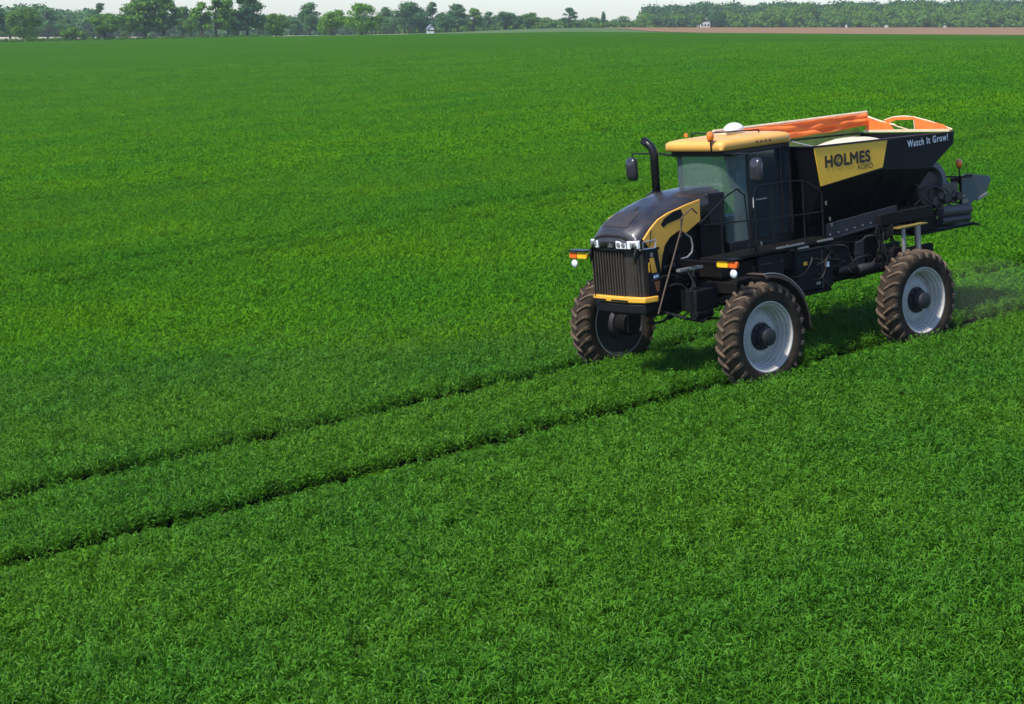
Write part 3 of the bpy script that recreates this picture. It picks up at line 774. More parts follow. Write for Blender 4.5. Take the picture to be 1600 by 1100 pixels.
# mirrors
for s in (-1, 1):
    mx_ = -0.6 if s > 0 else -0.62; my_ = 1.6 * s if s > 0 else -1.80
    q = MB(); q.tube([(-0.80, s * 0.72, 4.27), (mx_ - 0.02, s * 1.1, 4.33), (mx_, my_ - s * 0.02, 4.33), (mx_, my_, 4.20)], [0.03, 0.02, 0.014, 0.014], 8)
    A_ = q.build("mirror", BLACK, veh)
    q = MB(); lv = []
    for (dx, k) in ((-0.05, 0.8), (-0.03, 1.0), (0.02, 0.98), (0.06, 0.85), (0.085, 0.55), (0.09, 0.1)):
        ol = rrect(-0.135 * k, 0.135 * k, -0.235 * k, 0.235 * k, 0.09 * k)
        lv.append([(mx_ + dx + 0.02, my_ + p[0], 4.02 + p[1]) for p in ol])
    n = len(lv[0]); q.add([v for l_ in lv for v in l_], [(i * n + k, i * n + (k + 1) % n, (i + 1) * n + (k + 1) % n, (i + 1) * n + k) for i in range(len(lv) - 1) for k in range(n)] + [tuple(range(n)), tuple(range((len(lv) - 1) * n, len(lv) * n))])
    q.build("mirror_housing", mat("mirror_black", (0.022, 0.022, 0.028), 0.3, coat=0.4), A_, ang=60)
    q = MB(); q.prism([(my_ + p[0] * 0.76, 4.02 + p[1] * 0.76) for p in rrect(-0.135, 0.135, -0.235, 0.235, 0.09)], 0, mx_ - 0.036, mx_ - 0.032); q.build("mirror_glass", CHROME, A_)

# ---- platform, rails, ladder
q = MB(); q.box(-3.0, 0.15, 0.70, 1.32, 2.38, 2.45); q.box(-0.1, 0.2, 0.6, 1.30, 2.1, 2.38); q.box(-2.4, -0.2, 0.55, 1.2, 2.0, 2.3)
PL = q.build("platform", FRAME, veh, bevel=0.01)
for (x0, x1, y, z) in ((-2.05, -1.30, 1.36, 2.44), (-2.15, -1.85, 1.38, 2.36), (-2.88, -2.45, 1.36, 2.42)):
    q = MB(); q.box(x0, x1, y - 0.06, y, z, z + 0.03); q.build("tread_plate", STEEL, PL)
q = MB(); q.box(0.45, 1.05, 0.98, 1.08, 2.32, 2.37); q.build("step_tread", STEEL, PL)
q = MB()
Yr = 1.22
q.tube([(0.62, Yr, 3.16), (0.25, Yr, 3.36), (-0.15, Yr, 3.60), (-0.42, Yr, 3.69), (-0.50, Yr, 3.66)], 0.017, 8)
q.tube([(-0.42, Yr, 3.69), (-0.62, Yr, 3.55), (-0.7, Yr, 2.45)], 0.017, 8)
q.tube([(-0.85, Yr, 2.45), (-0.88, Yr, 3.62), (-1.0, Yr, 3.68), (-1.69, Yr, 3.68), (-2.15, Yr, 3.65), (-2.35, Yr, 3.60), (-2.75, Yr, 3.38)], 0.017, 8)
q.tube([(0.50, Yr, 3.12), (-0.4, Yr, 3.08), (-1.33, Yr, 3.02), (-2.80, Yr, 2.98)], 0.015, 8)
for xx, zt_ in ((0.05, 3.48), (-1.35, 3.66), (-2.22, 3.62), (-2.76, 3.36)): q.tube([(xx, Yr, 2.42), (xx, Yr, zt_)], 0.017, 8)
q.build("handrail", BLACK, veh)
q = MB()
q.tube([(0.62, 1.18, 3.36), (0.75, 1.18, 3.47), (1.0, 1.2, 3.36), (1.10, 1.2, 3.05), (1.30, 1.2, 2.65), (1.62, 1.2, 2.0), (1.78, 1.2, 1.66)], 0.016, 8)
q.tube([(1.06, 1.2, 3.33), (1.08, 1.2, 2.98)], 0.014, 8)
LD = q.build("grab_rail", RUSTY, veh)
# axle-side clutter below the cab on the near side
q = MB(); q.box(0.25, 0.85, 0.85, 1.25, 1.55, 1.95); q.lathe([(-0.2, 0), (-0.2, 0.11), (0.25, 0.11), (0.25, 0)], (0.6, 1.15, 1.5), axis=0, n=16)
q.box(-0.75, -0.15, 0.7, 1.5, 1.5, 2.05); q.box(-1.5, -0.8, 0.6, 1.3, 1.5, 2.35)
q.build("valve_block", DKBOX, veh, bevel=0.02)
q = MB(); q.tube([(1.2, 0.6, 1.6), (1.0, 1.1, 1.45), (0.7, 1.25, 1.36), (0.4, 1.2, 1.5)], 0.03, 8)
q.build("drain_hose", DKBOX, veh); q = MB(); q.tube([(-0.85, 1.25, 2.45), (-0.72, 1.3, 2.58), (-0.55, 1.32, 2.62)], 0.02, 8)
q.build("step_hose", DKBOX, veh)
# marker lamps on arms
for s in (-1, 1):
    q = MB(); q.box(0.66, 0.74, min(s * 0.75, s * 2.22), max(s * 0.75, s * 2.22), 2.46, 2.50) if s < 0 else q.box(0.66, 0.74, 0.75, 2.1, 2.46, 2.50)
    q.box(0.62, 0.84, min(s * 1.78, s * 2.26), max(s * 1.78, s * 2.26), 2.545, 2.575)
    q.bar((0.7, s * 0.75, 2.40), (0.7, s * 1.8, 2.48), 0.05, 0.06)
    ML = q.build("marker_light", BLACK, veh, bevel=0.006)
    def seg(nm, a, b, m):
        q = MB(); q.prism([(p[0], p[1]) for p in rrect(min(a, b), max(a, b), 2.405, 2.525, 0.03)], 0, 0.735, 0.80); q.build(nm, m, ML, bevel=0.01)
    seg("yellow_lamp", s * 1.78, s * 2.06, SAFETY); seg("orange_lamp", s * 2.075, s * 2.28, ORANGE)
    q = MB(); q.lathe([(-0.05, 0.03), (-0.02, 0.075), (0.0, 0.082), (0.02, 0.07), (0.028, 0.0)], (0.77, s * 2.17, 2.30), axis=0, n=20); q.build("work_lamp", WHITEP, ML, ang=60)
    # front fender
    q = MB(); rows = []
    for a in np.linspace(88, 182, 20):
        rr = 1.16 + 0.0 * a
        rows.append([((rr - 0.05) * math.cos(R(a)), s * 1.76, RT + (rr - 0.05) * math.sin(R(a))), (rr * math.cos(R(a)), s * 1.79, RT + rr * math.sin(R(a))),
                     (rr * math.cos(R(a)), s * 2.22, RT + rr * math.sin(R(a))), ((rr - 0.07) * math.cos(R(a)), s * 2.27, RT + (rr - 0.07) * math.sin(R(a)))])
    q.grid(rows); FE = q.build("fender", FENDM, veh, solid=0.014)
    q = MB(); q.tube([(1.175 * math.cos(R(a)), s * 2.235, RT + 1.175 * math.sin(R(a))) for a in np.linspace(88, 150, 14)], 0.012, 6); q.build("fender_edge", STEEL, FE)
    q = MB(); q.bar((-0.35, s * 1.3, 2.0), (-0.5, s * 1.8, 2.05), 0.05, 0.05); q.build("fender_stay", FRAME, FE)

# ---- side boxes
q = MB(); q.box(-2.92, -1.86, 0.62, 1.30, 1.50, 2.30); q.box(-2.90, -1.90, 0.66, 1.26, 1.40, 1.50); T1 = q.build("fuel_tank", DKBOX, veh, bevel=0.05)
q = MB(); q.tube([(-1.95, 1.1, 2.28), (-1.95, 1.1, 2.36)], 0.06, 12); q.build("filler_cap", STEEL, T1)
q = MB(); q.box(-2.60, -2.55, 1.30, 1.315, 1.50, 2.30); q.box(-2.95, -1.83, 1.20, 1.33, 2.30, 2.335); q.build("tank_strap", GREYP, T1)
q = MB(); q.box(-3.55, -3.0, 0.62, 1.20, 1.60, 2.25); q.box(-3.95, -3.62, 0.62, 1.22, 1.52, 2.30); q.box(-4.55, -4.05, 0.62, 1.15, 1.58, 2.30); q.box(-4.8, -2.95, 0.50, 1.0, 1.5, 2.36)
q.build("tool_box", FRAME, veh, bevel=0.02)
q = MB(); q.box(-3.50, -3.05, 1.20, 1.215, 1.66, 2.10); q.box(-3.60, -3.0, 1.0, 1.24, 2.27, 2.30); q.build("box_door", DKBOX, veh, bevel=0.005)
q = MB(); q.box(-3.92, -3.66, 1.22, 1.235, 1.75, 2.28); q.build("battery_cover", GREYP, veh, bevel=0.01)
q = MB(); q.bar((-2.9, 1.22, 2.42), (-4.95, 1.22, 2.55), 0.06, 0.035); q.build("sill_rail", GREYP, veh)

for k in range(3):
    q = MB(); q.lathe([(-0.28, 0), (-0.27, 0.07), (-0.22, 0.10), (0.22, 0.10), (0.27, 0.07), (0.28, 0)], (-3.32 - 0.62 * k, 1.27, 1.76 - 0.05 * k), axis=0, n=16); q.build("air_tank", GREYP if k == 1 else DKBOX, veh)
q = MB()
for k in range(30):
    x0_ = random.uniform(-4.7, -1.0); p = [Vector((x0_, random.uniform(1.2, 1.36), random.uniform(1.7, 2.36)))]
    d = Vector((random.choice((-1, 1)), 0, random.uniform(-.4, .2)))
    for j in range(7):
        d = (d + Vector((random.uniform(-.4, .4), random.uniform(-.3, .3), random.uniform(-.5, .4)))).normalized(); w_ = p[-1] + d * 0.10
        w_.y = min(max(w_.y, 1.2), 1.38); w_.z = min(max(w_.z, 1.5), 2.36); p.append(w_)
    q.tube(p, random.uniform(0.008, 0.018), 5)
q.build("cable_harness", mat("cable", (0.018, 0.016, 0.015), 0.6, dust=0.4, dustcol=(0.07, 0.055, 0.04)), veh)
for (x_, z_, w_, h_, m_) in ((-2.1, 2.05, 0.10, 0.07, SAFETY), (-2.75, 1.95, 0.07, 0.10, WHITEP), (-2.45, 1.62, 0.12, 0.05, STEEL)):
    q = MB(); q.box(x_ - w_ / 2, x_ + w_ / 2, 1.301, 1.306, z_ - h_ / 2, z_ + h_ / 2); q.build("warning_decal", m_, T1)
for (x_, z_) in ((-2.86, 3.10), (-2.95, 2.78), (-2.99, 2.66), (-0.98, 2.55), (-1.7, 2.40)):
    q = MB(); q.tube([(x_, 1.24, z_), (x_ + 0.02, 1.25, z_ + 0.07)], 0.022, 8); q.build("bright_fitting", CHROME, veh)
for xx in np.linspace(-2.95, -4.9, 9):
    q = MB(); q.lathe([(0, 0), (0, 0.018), (0.012, 0.018), (0.014, 0)], (float(xx), 1.222, 2.50 - (float(xx) + 2.9) * 0.062), axis=1, n=8); q.build("rivet", STEEL, veh)
q = MB(); q.box(-2.50, -2.44, -0.70, 0.70, 2.5, 4.2); q.box(-2.56, -2.50, 0.30, 0.36, 2.6, 4.1); q.build("cab_rear_panel", BLACK, veh)
q = MB(); q.box(-2.53, -2.50, 0.50, 0.56, 3.80, 4.10); q.build("pale_strip", CREAM, veh)

# ---- rear suspension struts
for s in (-1, 1):
    q = MB(); q.box(-5.26, -4.40, s * 1.60, s * 1.78, 2.445, 2.47); ST = q.build("suspension_plate", mat('dull_yellow', (0.20, 0.14, 0.025), 0.7), veh)
    q = MB(); q.box(-6.05, -4.38, s * 0.62, s * 1.30, 2.472, 2.72); q.build('strut_housing', FRAME, ST, bevel=0.02)
    for xx in (-4.58, -5.02):
        q = MB(); q.tube([(xx, s * 1.7, 1.2), (xx, s * 1.7, 2.45)], 0.045 if xx > -4.8 else 0.065, 12); q.build("strut", STEEL, ST)
    q = MB(); q.bar((-4.8, s * 0.4, 2.40), (-4.8, s * 1.7, 2.43), 0.5, 0.05); q.bar((-4.5, s * 0.5, 1.9), (-4.4, s * 1.5, 2.35), 0.15, 0.12); q.build("upper_arm", FRAME, ST)
    q = MB()
    for k in range(8):
        p = [Vector((random.uniform(-4.6, -4.1), s * random.uniform(1.2, 1.5), 2.5))]
        for j in range(6): p.append(p[-1] + Vector((random.uniform(-.08, .08), s * random.uniform(-.05, .06), -0.12)))
        q.tube(p, 0.018, 6)
    q.build("brake_hoses", DKBOX, ST)

# ---- hopper
FX, BX = -2.58, -6.93
def rimz(x_): return 4.24 + (x_ + 2.6) * 0.0275
hp = MB(); th = 1.22
for s in (-1, 1):
    # upper side wall
    o_ = [(FX, rimz(FX)), (BX, rimz(BX)), (BX + 0.03, 3.90), (-6.12, 3.46), (-4.62, 3.60), (-2.74, 3.46)]
    hp.prism(o_, 1, s * th, s * (th - 0.03))
    # sloping lower wall
    hp.add([(-2.74, s * (th - 0.005), 3.46), (-4.62, s * (th - 0.005), 3.60), (-6.12, s * (th - 0.005), 3.46), (-6.10, s * 0.62, 2.75), (-2.95, s * 0.62, 2.62)], [(0, 1, 2, 3, 4)])
# front and rear walls
hp.add([(FX, -th, rimz(FX)), (FX, th, rimz(FX)), (-2.74, th, 3.46), (-2.74, -th, 3.46)], [(0, 1, 2, 3)])
hp.add([(-2.74, -th, 3.46), (-2.74, th, 3.46), (-2.95, 0.62, 2.62), (-2.95, -0.62, 2.62)], [(0, 1, 2, 3)])
hp.add([(BX, -th, rimz(BX)), (BX, th, rimz(BX)), (BX + 0.03, th, 3.90), (BX + 0.03, -th, 3.90)], [(0, 1, 2, 3)])
hp.add([(BX + 0.03, -th, 3.90), (BX + 0.03, th, 3.90), (-6.12, th, 3.46), (-6.12, -th, 3.46)], [(0, 1, 2, 3)])
hp.add([(-6.12, -th, 3.46), (-6.12, th, 3.46), (-6.10, 0.62, 2.75), (-6.10, -0.62, 2.75)], [(0, 1, 2, 3)])
hp.box(-6.6, -2.9, -0.62, 0.62, 2.35, 2.7)
HP = hp.build("hopper", HOPB, veh, ang=25)
# lower skirt, side ribs, sub frame
q = MB()
for s in (-1, 1):
    q.prism([(-2.86, 2.72), (-5.0, 2.84), (-5.0, 2.61), (-2.84, 2.37)], 1, s * 1.19, s * 1.22)
q.build("skirt", GREYP, HP, bevel=0.006)
for xx in (-3.3, -4.0, -4.72, -5.4, -6.0):
    for s in (-1, 1):
        q = MB(); q.bar((xx, s * 1.15, 3.50), (xx, s * 0.66, 2.68), 0.05, 0.06); q.build("rib", FRAME, HP)
# top rim
q = MB()
for s in (-1, 1): q.bar((FX, s * (th - 0.01), rimz(FX) + 0.012), (BX, s * (th - 0.01), rimz(BX) + 0.012), 0.07, 0.035)
q.bar((FX, -th + 0.03, rimz(FX) + 0.012), (FX, th - 0.03, rimz(FX) + 0.012), 0.05, 0.035)
q.build("hopper_rim", BLACK, HP)
q = MB(); q.bar((BX, -th + 0.05, rimz(BX) + 0.05), (BX, th - 0.1, rimz(BX) + 0.05), 0.05, 0.05); q.build("rear_rim", CREAM, HP)
q = MB(); q.tube([(-2.45, 0.68, 4.40), (-2.52, 0.9, 4.34), (-2.60, 1.2, 4.27)], 0.013, 6); q.build("tarp_cable", STEEL, HP)
q = MB(); q.box(-6.8, -2.65, -1.19, -1.185, 3.6, 4.24); q.build("liner", OLIVE, HP)
# yellow panel and lettering
YPX = [(-2.60, 4.235), (-4.79, 4.175), (-4.74, 4.02), (-4.61, 3.645), (-2.74, 3.475)]
q = MB(); q.prism(YPX, 1, th + 0.001, th + 0.012); YP = q.build("yellow_sign", YELP, HP, bevel=0.003)
def text(s, size, m, par, nm, origin, ang=0.0, bold=0.0, sx=1.0, spacing=1.0, y=th + 0.0155):
    """flat lettering on the near side; bold = how far the stroke is fattened"""
    cu = bpy.data.curves.new(nm, 'FONT'); cu.body = s; cu.size = size; cu.extrude = 0.0; cu.space_character = spacing
    to = bpy.data.objects.new(nm + "_t", cu); COL.objects.link(to)
    bpy.context.view_layer.update()
    me = bpy.data.meshes.new_from_object(to.evaluated_get(bpy.context.evaluated_depsgraph_get()))
    bpy.data.objects.remove(to); bpy.data.curves.remove(cu)
    V0 = [(v.co.x * sx, v.co.y) for v in me.vertices]; F0 = [tuple(p.vertices) for p in me.polygons]
    ca, sa = math.cos(ang), math.sin(ang); q = MB()
    sh = [(0, 0)] + [(bold * math.cos(a), bold * math.sin(a)) for a in np.linspace(0, 2 * PI, 9)[:8]] if bold else [(0, 0)]
    for k, (dx, dy) in enumerate(sh):
        q.add([(origin[0] - ((a + dx) * ca - (b + dy) * sa), y + 0.0006 * k, origin[1] + ((a + dx) * sa + (b + dy) * ca)) for a, b in V0], F0)
    return q.build(nm, m, par, fix=False)
text("HOLMES", 0.315, TEXTD, YP, "lettering", (-2.88, 3.825), R(-0.5), 0.014, 1.10, 1.06)
text("AGRO", 0.155, TEXTD, YP, "lettering", (-3.82, 3.675), R(-0.5), 0.0, 1.12)
q = MB()
# small ring emblem inside the O
def ring(cx, cz, r0, r1, a0, a1, n=14, y=th + 0.019):
    vs = []; 
    for k in range(n + 1):
        a = R(a0 + (a1 - a0) * k / n)
        vs += [(cx - r0 * math.cos(a), y, cz + r0 * math.sin(a)), (cx - r1 * math.cos(a), y, cz + r1 * math.sin(a))]
    q.add(vs, [(2 * k, 2 * k + 1, 2 * k + 3, 2 * k + 2) for k in range(n)])
ring(-3.29, 3.925, 0.03, 0.058, 30, 300); ring(-3.32, 3.93, 0.075, 0.10, 200, 330)
q.build("swirl_emblem", mat("emblem_brown", (0.16, 0.12, 0.03), 0.5), YP, fix=False)
text("Watch It Grow!", 0.195, TEXTW, HP, "lettering", (-5.42, 3.965), R(1.0), 0.0055, 0.84, 1.22, y=th + 0.004)
# tarp roll on the far side
q = MB(); q.tube([(-2.3, -1.16, 4.60), (-3.4, -1.16, 4.585), (-5.0, -1.16, 4.575), (-7.02, -1.16, 4.565)], 0.038, 10); TB = q.build("tarp_bar", CREAM, veh)
q = MB(); rows = []
for i, xx in enumerate(np.linspace(-2.2, -6.95, 90)):
    row = []
    for j, t in enumerate(np.linspace(0, 1, 17)):
        wv = 0.030 * math.sin(xx * 3.1 + t * 5) + 0.022 * math.sin(xx * 7.7 - t * 3)
        bulge = 0.02 + 0.045 * abs(math.sin(t * 7 + xx * 0.9)) + 0.03 * abs(math.sin(t * 4 - xx * 2.3))
        bot = 4.255 + 0.015 * math.sin(xx * 1.3) + 0.05 * smooth((-xx - 4.5) / 2.4)
        row.append((xx, -1.14 + bulge + wv * (0.3 + t), 4.565 * (1 - t) + bot * t + wv * 0.3))
    rows.append(row)
q.grid(rows); q.build("tarp", TARP, TB, solid=0.02, fix=False, ang=80)
q = MB(); rows = []
for xx in np.linspace(-2.1, -3.6, 14):
    rows.append([(xx, -1.0 + 0.55 * t, 4.50 - 0.14 * t + 0.02 * math.sin(xx * 6 + t * 4)) for t in np.linspace(0, 1, 6)])
q.grid(rows); q.build("tarp_fold", TARP, TB, solid=0.02, fix=False, ang=80)
def rp(px, py): return (BX, (px - 1415) / 58.3, 4.12 + (209 - py) / 79.0)
def rear_tri(nm, pts, m):
    q = MB(); v = [rp(*p) for p in pts]; n = len(v)
    q.add([(x_ + 0.02, y_, z_) for x_, y_, z_ in v] + [(x_ - 0.02, y_, z_) for x_, y_, z_ in v], [tuple(range(n)), tuple(range(n, 2 * n))[::-1]] + [(i, i + n, (i + 1) % n + n, (i + 1) % n) for i in range(n)])
    return q.build(nm, m, TB)
rear_tri("tarp_end", [(1427, 183), (1430, 204), (1484, 205), (1470, 196)], TARP)
rear_tri("tarp_end", [(1354, 182), (1348, 207), (1394, 205), (1388, 192), (1362, 187)], TARP)
rear_tri("tarp_end", [(1380, 187), (1395, 182), (1427, 182), (1427, 186.5), (1398, 187), (1386, 192)], TARP)
q = MB(); q.tube([rp(1354, 181), rp(1372, 188), rp(1398, 196)], 0.02, 6); q.tube([rp(1380, 187), rp(1395, 182), rp(1412, 181), rp(1427, 183), rp(1450, 190), rp(1484, 204)], 0.018, 6)
q.tube([rp(1426, 183), rp(1427, 206)], 0.012, 6); q.tube([rp(1395, 196), rp(1424, 206)], 0.012, 6)
q.build("tarp_bow", CREAM, TB)
# fertiliser heap: a thing of its own resting in the hopper
hg = MB(); rows = []
for i in range(25):
    xx = -2.75 - 3.9 * i / 24; row = []
    for j in range(15):
        yy = -1.1 + 2.2 * j / 14
        r2 = ((xx + 5.05) / 0.95) ** 2 + ((yy - 0.1) / 1.05) ** 2
        z = 3.70 + 0.51 * max(0, 1 - r2 * 0.72) ** 0.7 + 0.015 * noise.noise(Vector((xx * 5, yy * 5, 0)))
        row.append((xx, yy, z))
    rows.append(row)
hg.grid(rows); fh = hg.build("fertiliser_heap", HEAP, None, solid=0.02, fix=False, ang=80); fh.matrix_world = VEH
tag(fh, "pale heap of fertiliser showing above the rim of the open hopper", "fertiliser")

# ---- rear spinner deck
q = MB(); q.box(-7.75, -5.9, -1.0, 1.0, 2.08, 2.14); q.prism([(-7.75, 2.08), (-7.98, 2.04), (-7.98, 2.08), (-7.75, 2.15)], 1, -0.9, 1.0); q.box(-6.6, -5.9, -0.7, 0.95, 2.14, 2.55)
q.box(-6.9, -6.0, -0.6, 0.85, 2.55, 3.2)
SD = q.build("spinner_deck", FRAME, veh, bevel=0.015)
q = MB(); q.tube([(-6.66, 0.98, 2.50), (-7.62, 0.98, 2.44)], 0.115, 16); q.build("motor_guard", mat("guard_grey", (0.075, 0.065, 0.065), 0.5), SD)
q = MB(); q.tube([(-6.66, 0.98, 2.30), (-7.60, 0.98, 2.26)], 0.09, 16); q.build("motor_guard", mat("guard_dark", (0.035, 0.034, 0.036), 0.5), SD)
for yy in (-0.45, 0.5):
    q = MB(); q.lathe([(0, 0.0), (0, 0.32), (0.03, 0.34), (0.05, 0.30), (0.10, 0.08), (0.25, 0.06), (0.25, 0.0)], (-7.3, yy, 2.17), axis=2, n=24); q.build("spinner_disc", STEEL, SD)
# discharge belt drum hood
q = MB(); q.lathe([(0.30, 0.40), (0.30, 0.52), (0.98, 0.52), (0.98, 0.40)], (-6.42, 0, 3.06), axis=1, n=20, a0=R(85), a1=R(200), close=True)
q.build("drum_hood", mat("hood_slate", (0.12, 0.12, 0.15), 0.4, coat=0.2), SD, ang=50)
q = MB(); q.lathe([(-0.1, 0.0), (-0.1, 0.36), (0.92, 0.36), (0.92, 0.0)], (-6.42, 0, 3.0), axis=1, n=24)
q.box(-7.35, -6.6, 0.3, 0.9, 2.62, 3.02)
for k in range(5): q.lathe([(0, 0), (0, 0.09), (0.12, 0.09), (0.12, 0)], (-6.5 - 0.2 * k, 0.9, 2.75 + 0.08 * (k % 2)), axis=1, n=14)
q.build("gearbox", mat("gear_brown", (0.035, 0.028, 0.024), 0.5, dust=0.5, dustcol=(0.09, 0.07, 0.05)), SD, bevel=0.01)
q = MB(); q.box(-7.25, -6.75, 0.92, 1.02, 2.84, 3.06); q.build("control_box", mat("box_tan", (0.12, 0.10, 0.07), 0.6, var=0.3), SD, bevel=0.01)
q = MB()
for k in range(18):
    p = [Vector((random.uniform(-7.2, -5.9), random.uniform(0.7, 1.0), random.uniform(2.5, 3.1)))]
    d = Vector((random.uniform(-1, 1), 0.1, random.uniform(-1, 1)))
    for j in range(6):
        d = (d + Vector((random.uniform(-.6, .6), random.uniform(-.2, .2), random.uniform(-.6, .6)))).normalized(); w_ = p[-1] + d * 0.11
        w_.y = min(max(w_.y, 0.7), 1.06); w_.z = min(max(w_.z, 2.2), 3.15); w_.x = min(max(w_.x, -7.4), -5.7); p.append(w_)
    q.tube(p, random.uniform(0.014, 0.03), 6)
q.build("spreader_hoses", mat("hose_grey", (0.05, 0.045, 0.04), 0.6, var=0.4), SD)
q = MB(); q.prism([(-7.38, 3.14), (-7.60, 3.19), (-8.38, 3.06), (-8.42, 2.96), (-8.25, 2.74), (-7.80, 2.58), (-7.55, 2.48), (-7.40, 2.62)], 1, 0.96, 0.985)
VN = q.build("deflector_vane", VANEM, SD, bevel=0.004)
q = MB(); q.bar((-7.9, 0.995, 2.60), (-8.26, 0.995, 2.70), 0.05, 0.05); q.build("vane_bracket", STEEL, VN)
q = MB(); q.box(-7.55, -7.30, 0.95, 1.0, 2.72, 2.76); q.box(-7.6, -7.4, 0.95, 1.0, 2.58, 2.66); q.build("vane_hinge", mat("hinge_tan", (0.22, 0.20, 0.12), 0.5), VN)
q = MB(); q.box(-7.42, -7.36, -1.0, 1.25, 3.13, 3.16); q.bar((-7.39, 0.98, 2.5), (-7.39, 0.98, 3.14), 0.04, 0.04); q.bar((-7.39, -0.9, 2.5), (-7.39, -0.9, 3.14), 0.04, 0.04); q.bar((-7.05, 1.0, 3.13), (-7.75, 1.0, 3.15), 0.03, 0.03)
LB = q.build("light_bar", FRAME, SD)
beacon((-7.34, 1.0, 3.36), (-7.34, 1.0, 3.15), veh, 0.068)
q = MB(); q.box(-7.43, -7.42, 0.7, 0.98, 3.0, 3.12); q.build("tail_panel", mat("red_lens", (0.10, 0.012, 0.012), 0.3), LB)

# ================================================================== TREES
def crown_mat(name, c1, c2):
    m = bpy.data.materials.new(name); m.use_nodes = True
    N = m.node_tree.nodes; L = m.node_tree.links; b = N["Principled BSDF"]
    g = N.new("ShaderNodeNewGeometry"); n = N.new("ShaderNodeTexNoise"); n.inputs["Scale"].default_value = 0.5; n.inputs["Detail"].default_value = 4
    L.new(g.outputs["Position"], n.inputs["Vector"])
    r = N.new("ShaderNodeValToRGB"); r.color_ramp.elements[0].position = 0.35; r.color_ramp.elements[1].position = 0.65
    r.color_ramp.elements[0].color = (*c1, 1); r.color_ramp.elements[1].color = (*c2, 1)
    L.new(n.outputs["Fac"], r.inputs["Fac"]); L.new(r.outputs[0], b.inputs["Base Color"])
    b.inputs["Roughness"].default_value = 0.7; b.inputs["Specular IOR Level"].default_value = 0.2
    tr = N.new("ShaderNodeBsdfTranslucent"); L.new(r.outputs[0], tr.inputs[0])
    ms = N.new("ShaderNodeMixShader"); ms.inputs[0].default_value = 0.25
    L.new(b.outputs[0], ms.inputs[1]); L.new(tr.outputs[0], ms.inputs[2]); L.new(ms.outputs[0], N["Material Output"].inputs[0])
    return m
BARK = mat("bark", (0.060, 0.045, 0.035), 0.9, var=0.3)
CM = {'bright': crown_mat("crown_bright", (0.085, 0.21, 0.012), (0.15, 0.31, 0.022)),
      'mid': crown_mat("crown_mid", (0.062, 0.155, 0.014), (0.12, 0.24, 0.022)),
      'dark': crown_mat("crown_dark", (0.028, 0.085, 0.022), (0.062, 0.165, 0.040)),
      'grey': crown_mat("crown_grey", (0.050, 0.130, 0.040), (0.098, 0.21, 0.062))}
def leaf_cloud(rg, blobs, n, size):
    """quads spread through ellipsoid blobs (cx,cy,cz,rx,ry,rz), denser towards their skins"""
    vol = np.array([b[3] * b[4] * b[5] for b in blobs]) ** 0.75; pr = vol / vol.sum()
    k = rg.choice(len(blobs), n, p=pr); B = np.array(blobs)[k]
    d = rg.normal(size=(n, 3)); d /= np.linalg.norm(d, axis=1)[:, None]
    rad = rg.uniform(0.30, 1.0, n) ** 0.6 * rg.choice([1.0, 1.0, 1.0, 1.22, 1.4], n)
    P = B[:, :3] + d * B[:, 3:] * rad[:, None]
    nr = d + 0.45 * rg.normal(size=(n, 3)); nr /= np.linalg.norm(nr, axis=1)[:, None]
    u = np.cross(nr, rg.normal(size=(n, 3))); u /= np.linalg.norm(u, axis=1)[:, None]
    w = np.cross(nr, u); w /= np.linalg.norm(w, axis=1)[:, None]
    s = size * rg.uniform(0.6, 1.4, n)[:, None]
    V = np.stack([P - u * s - w * s * 0.6, P + u * s - w * s * 0.6, P + u * s * 0.8 + w * s * 0.6, P - u * s * 0.8 + w * s * 0.6], 1).reshape(-1, 3)
    return V, np.arange(4 * n).reshape(n, 4)

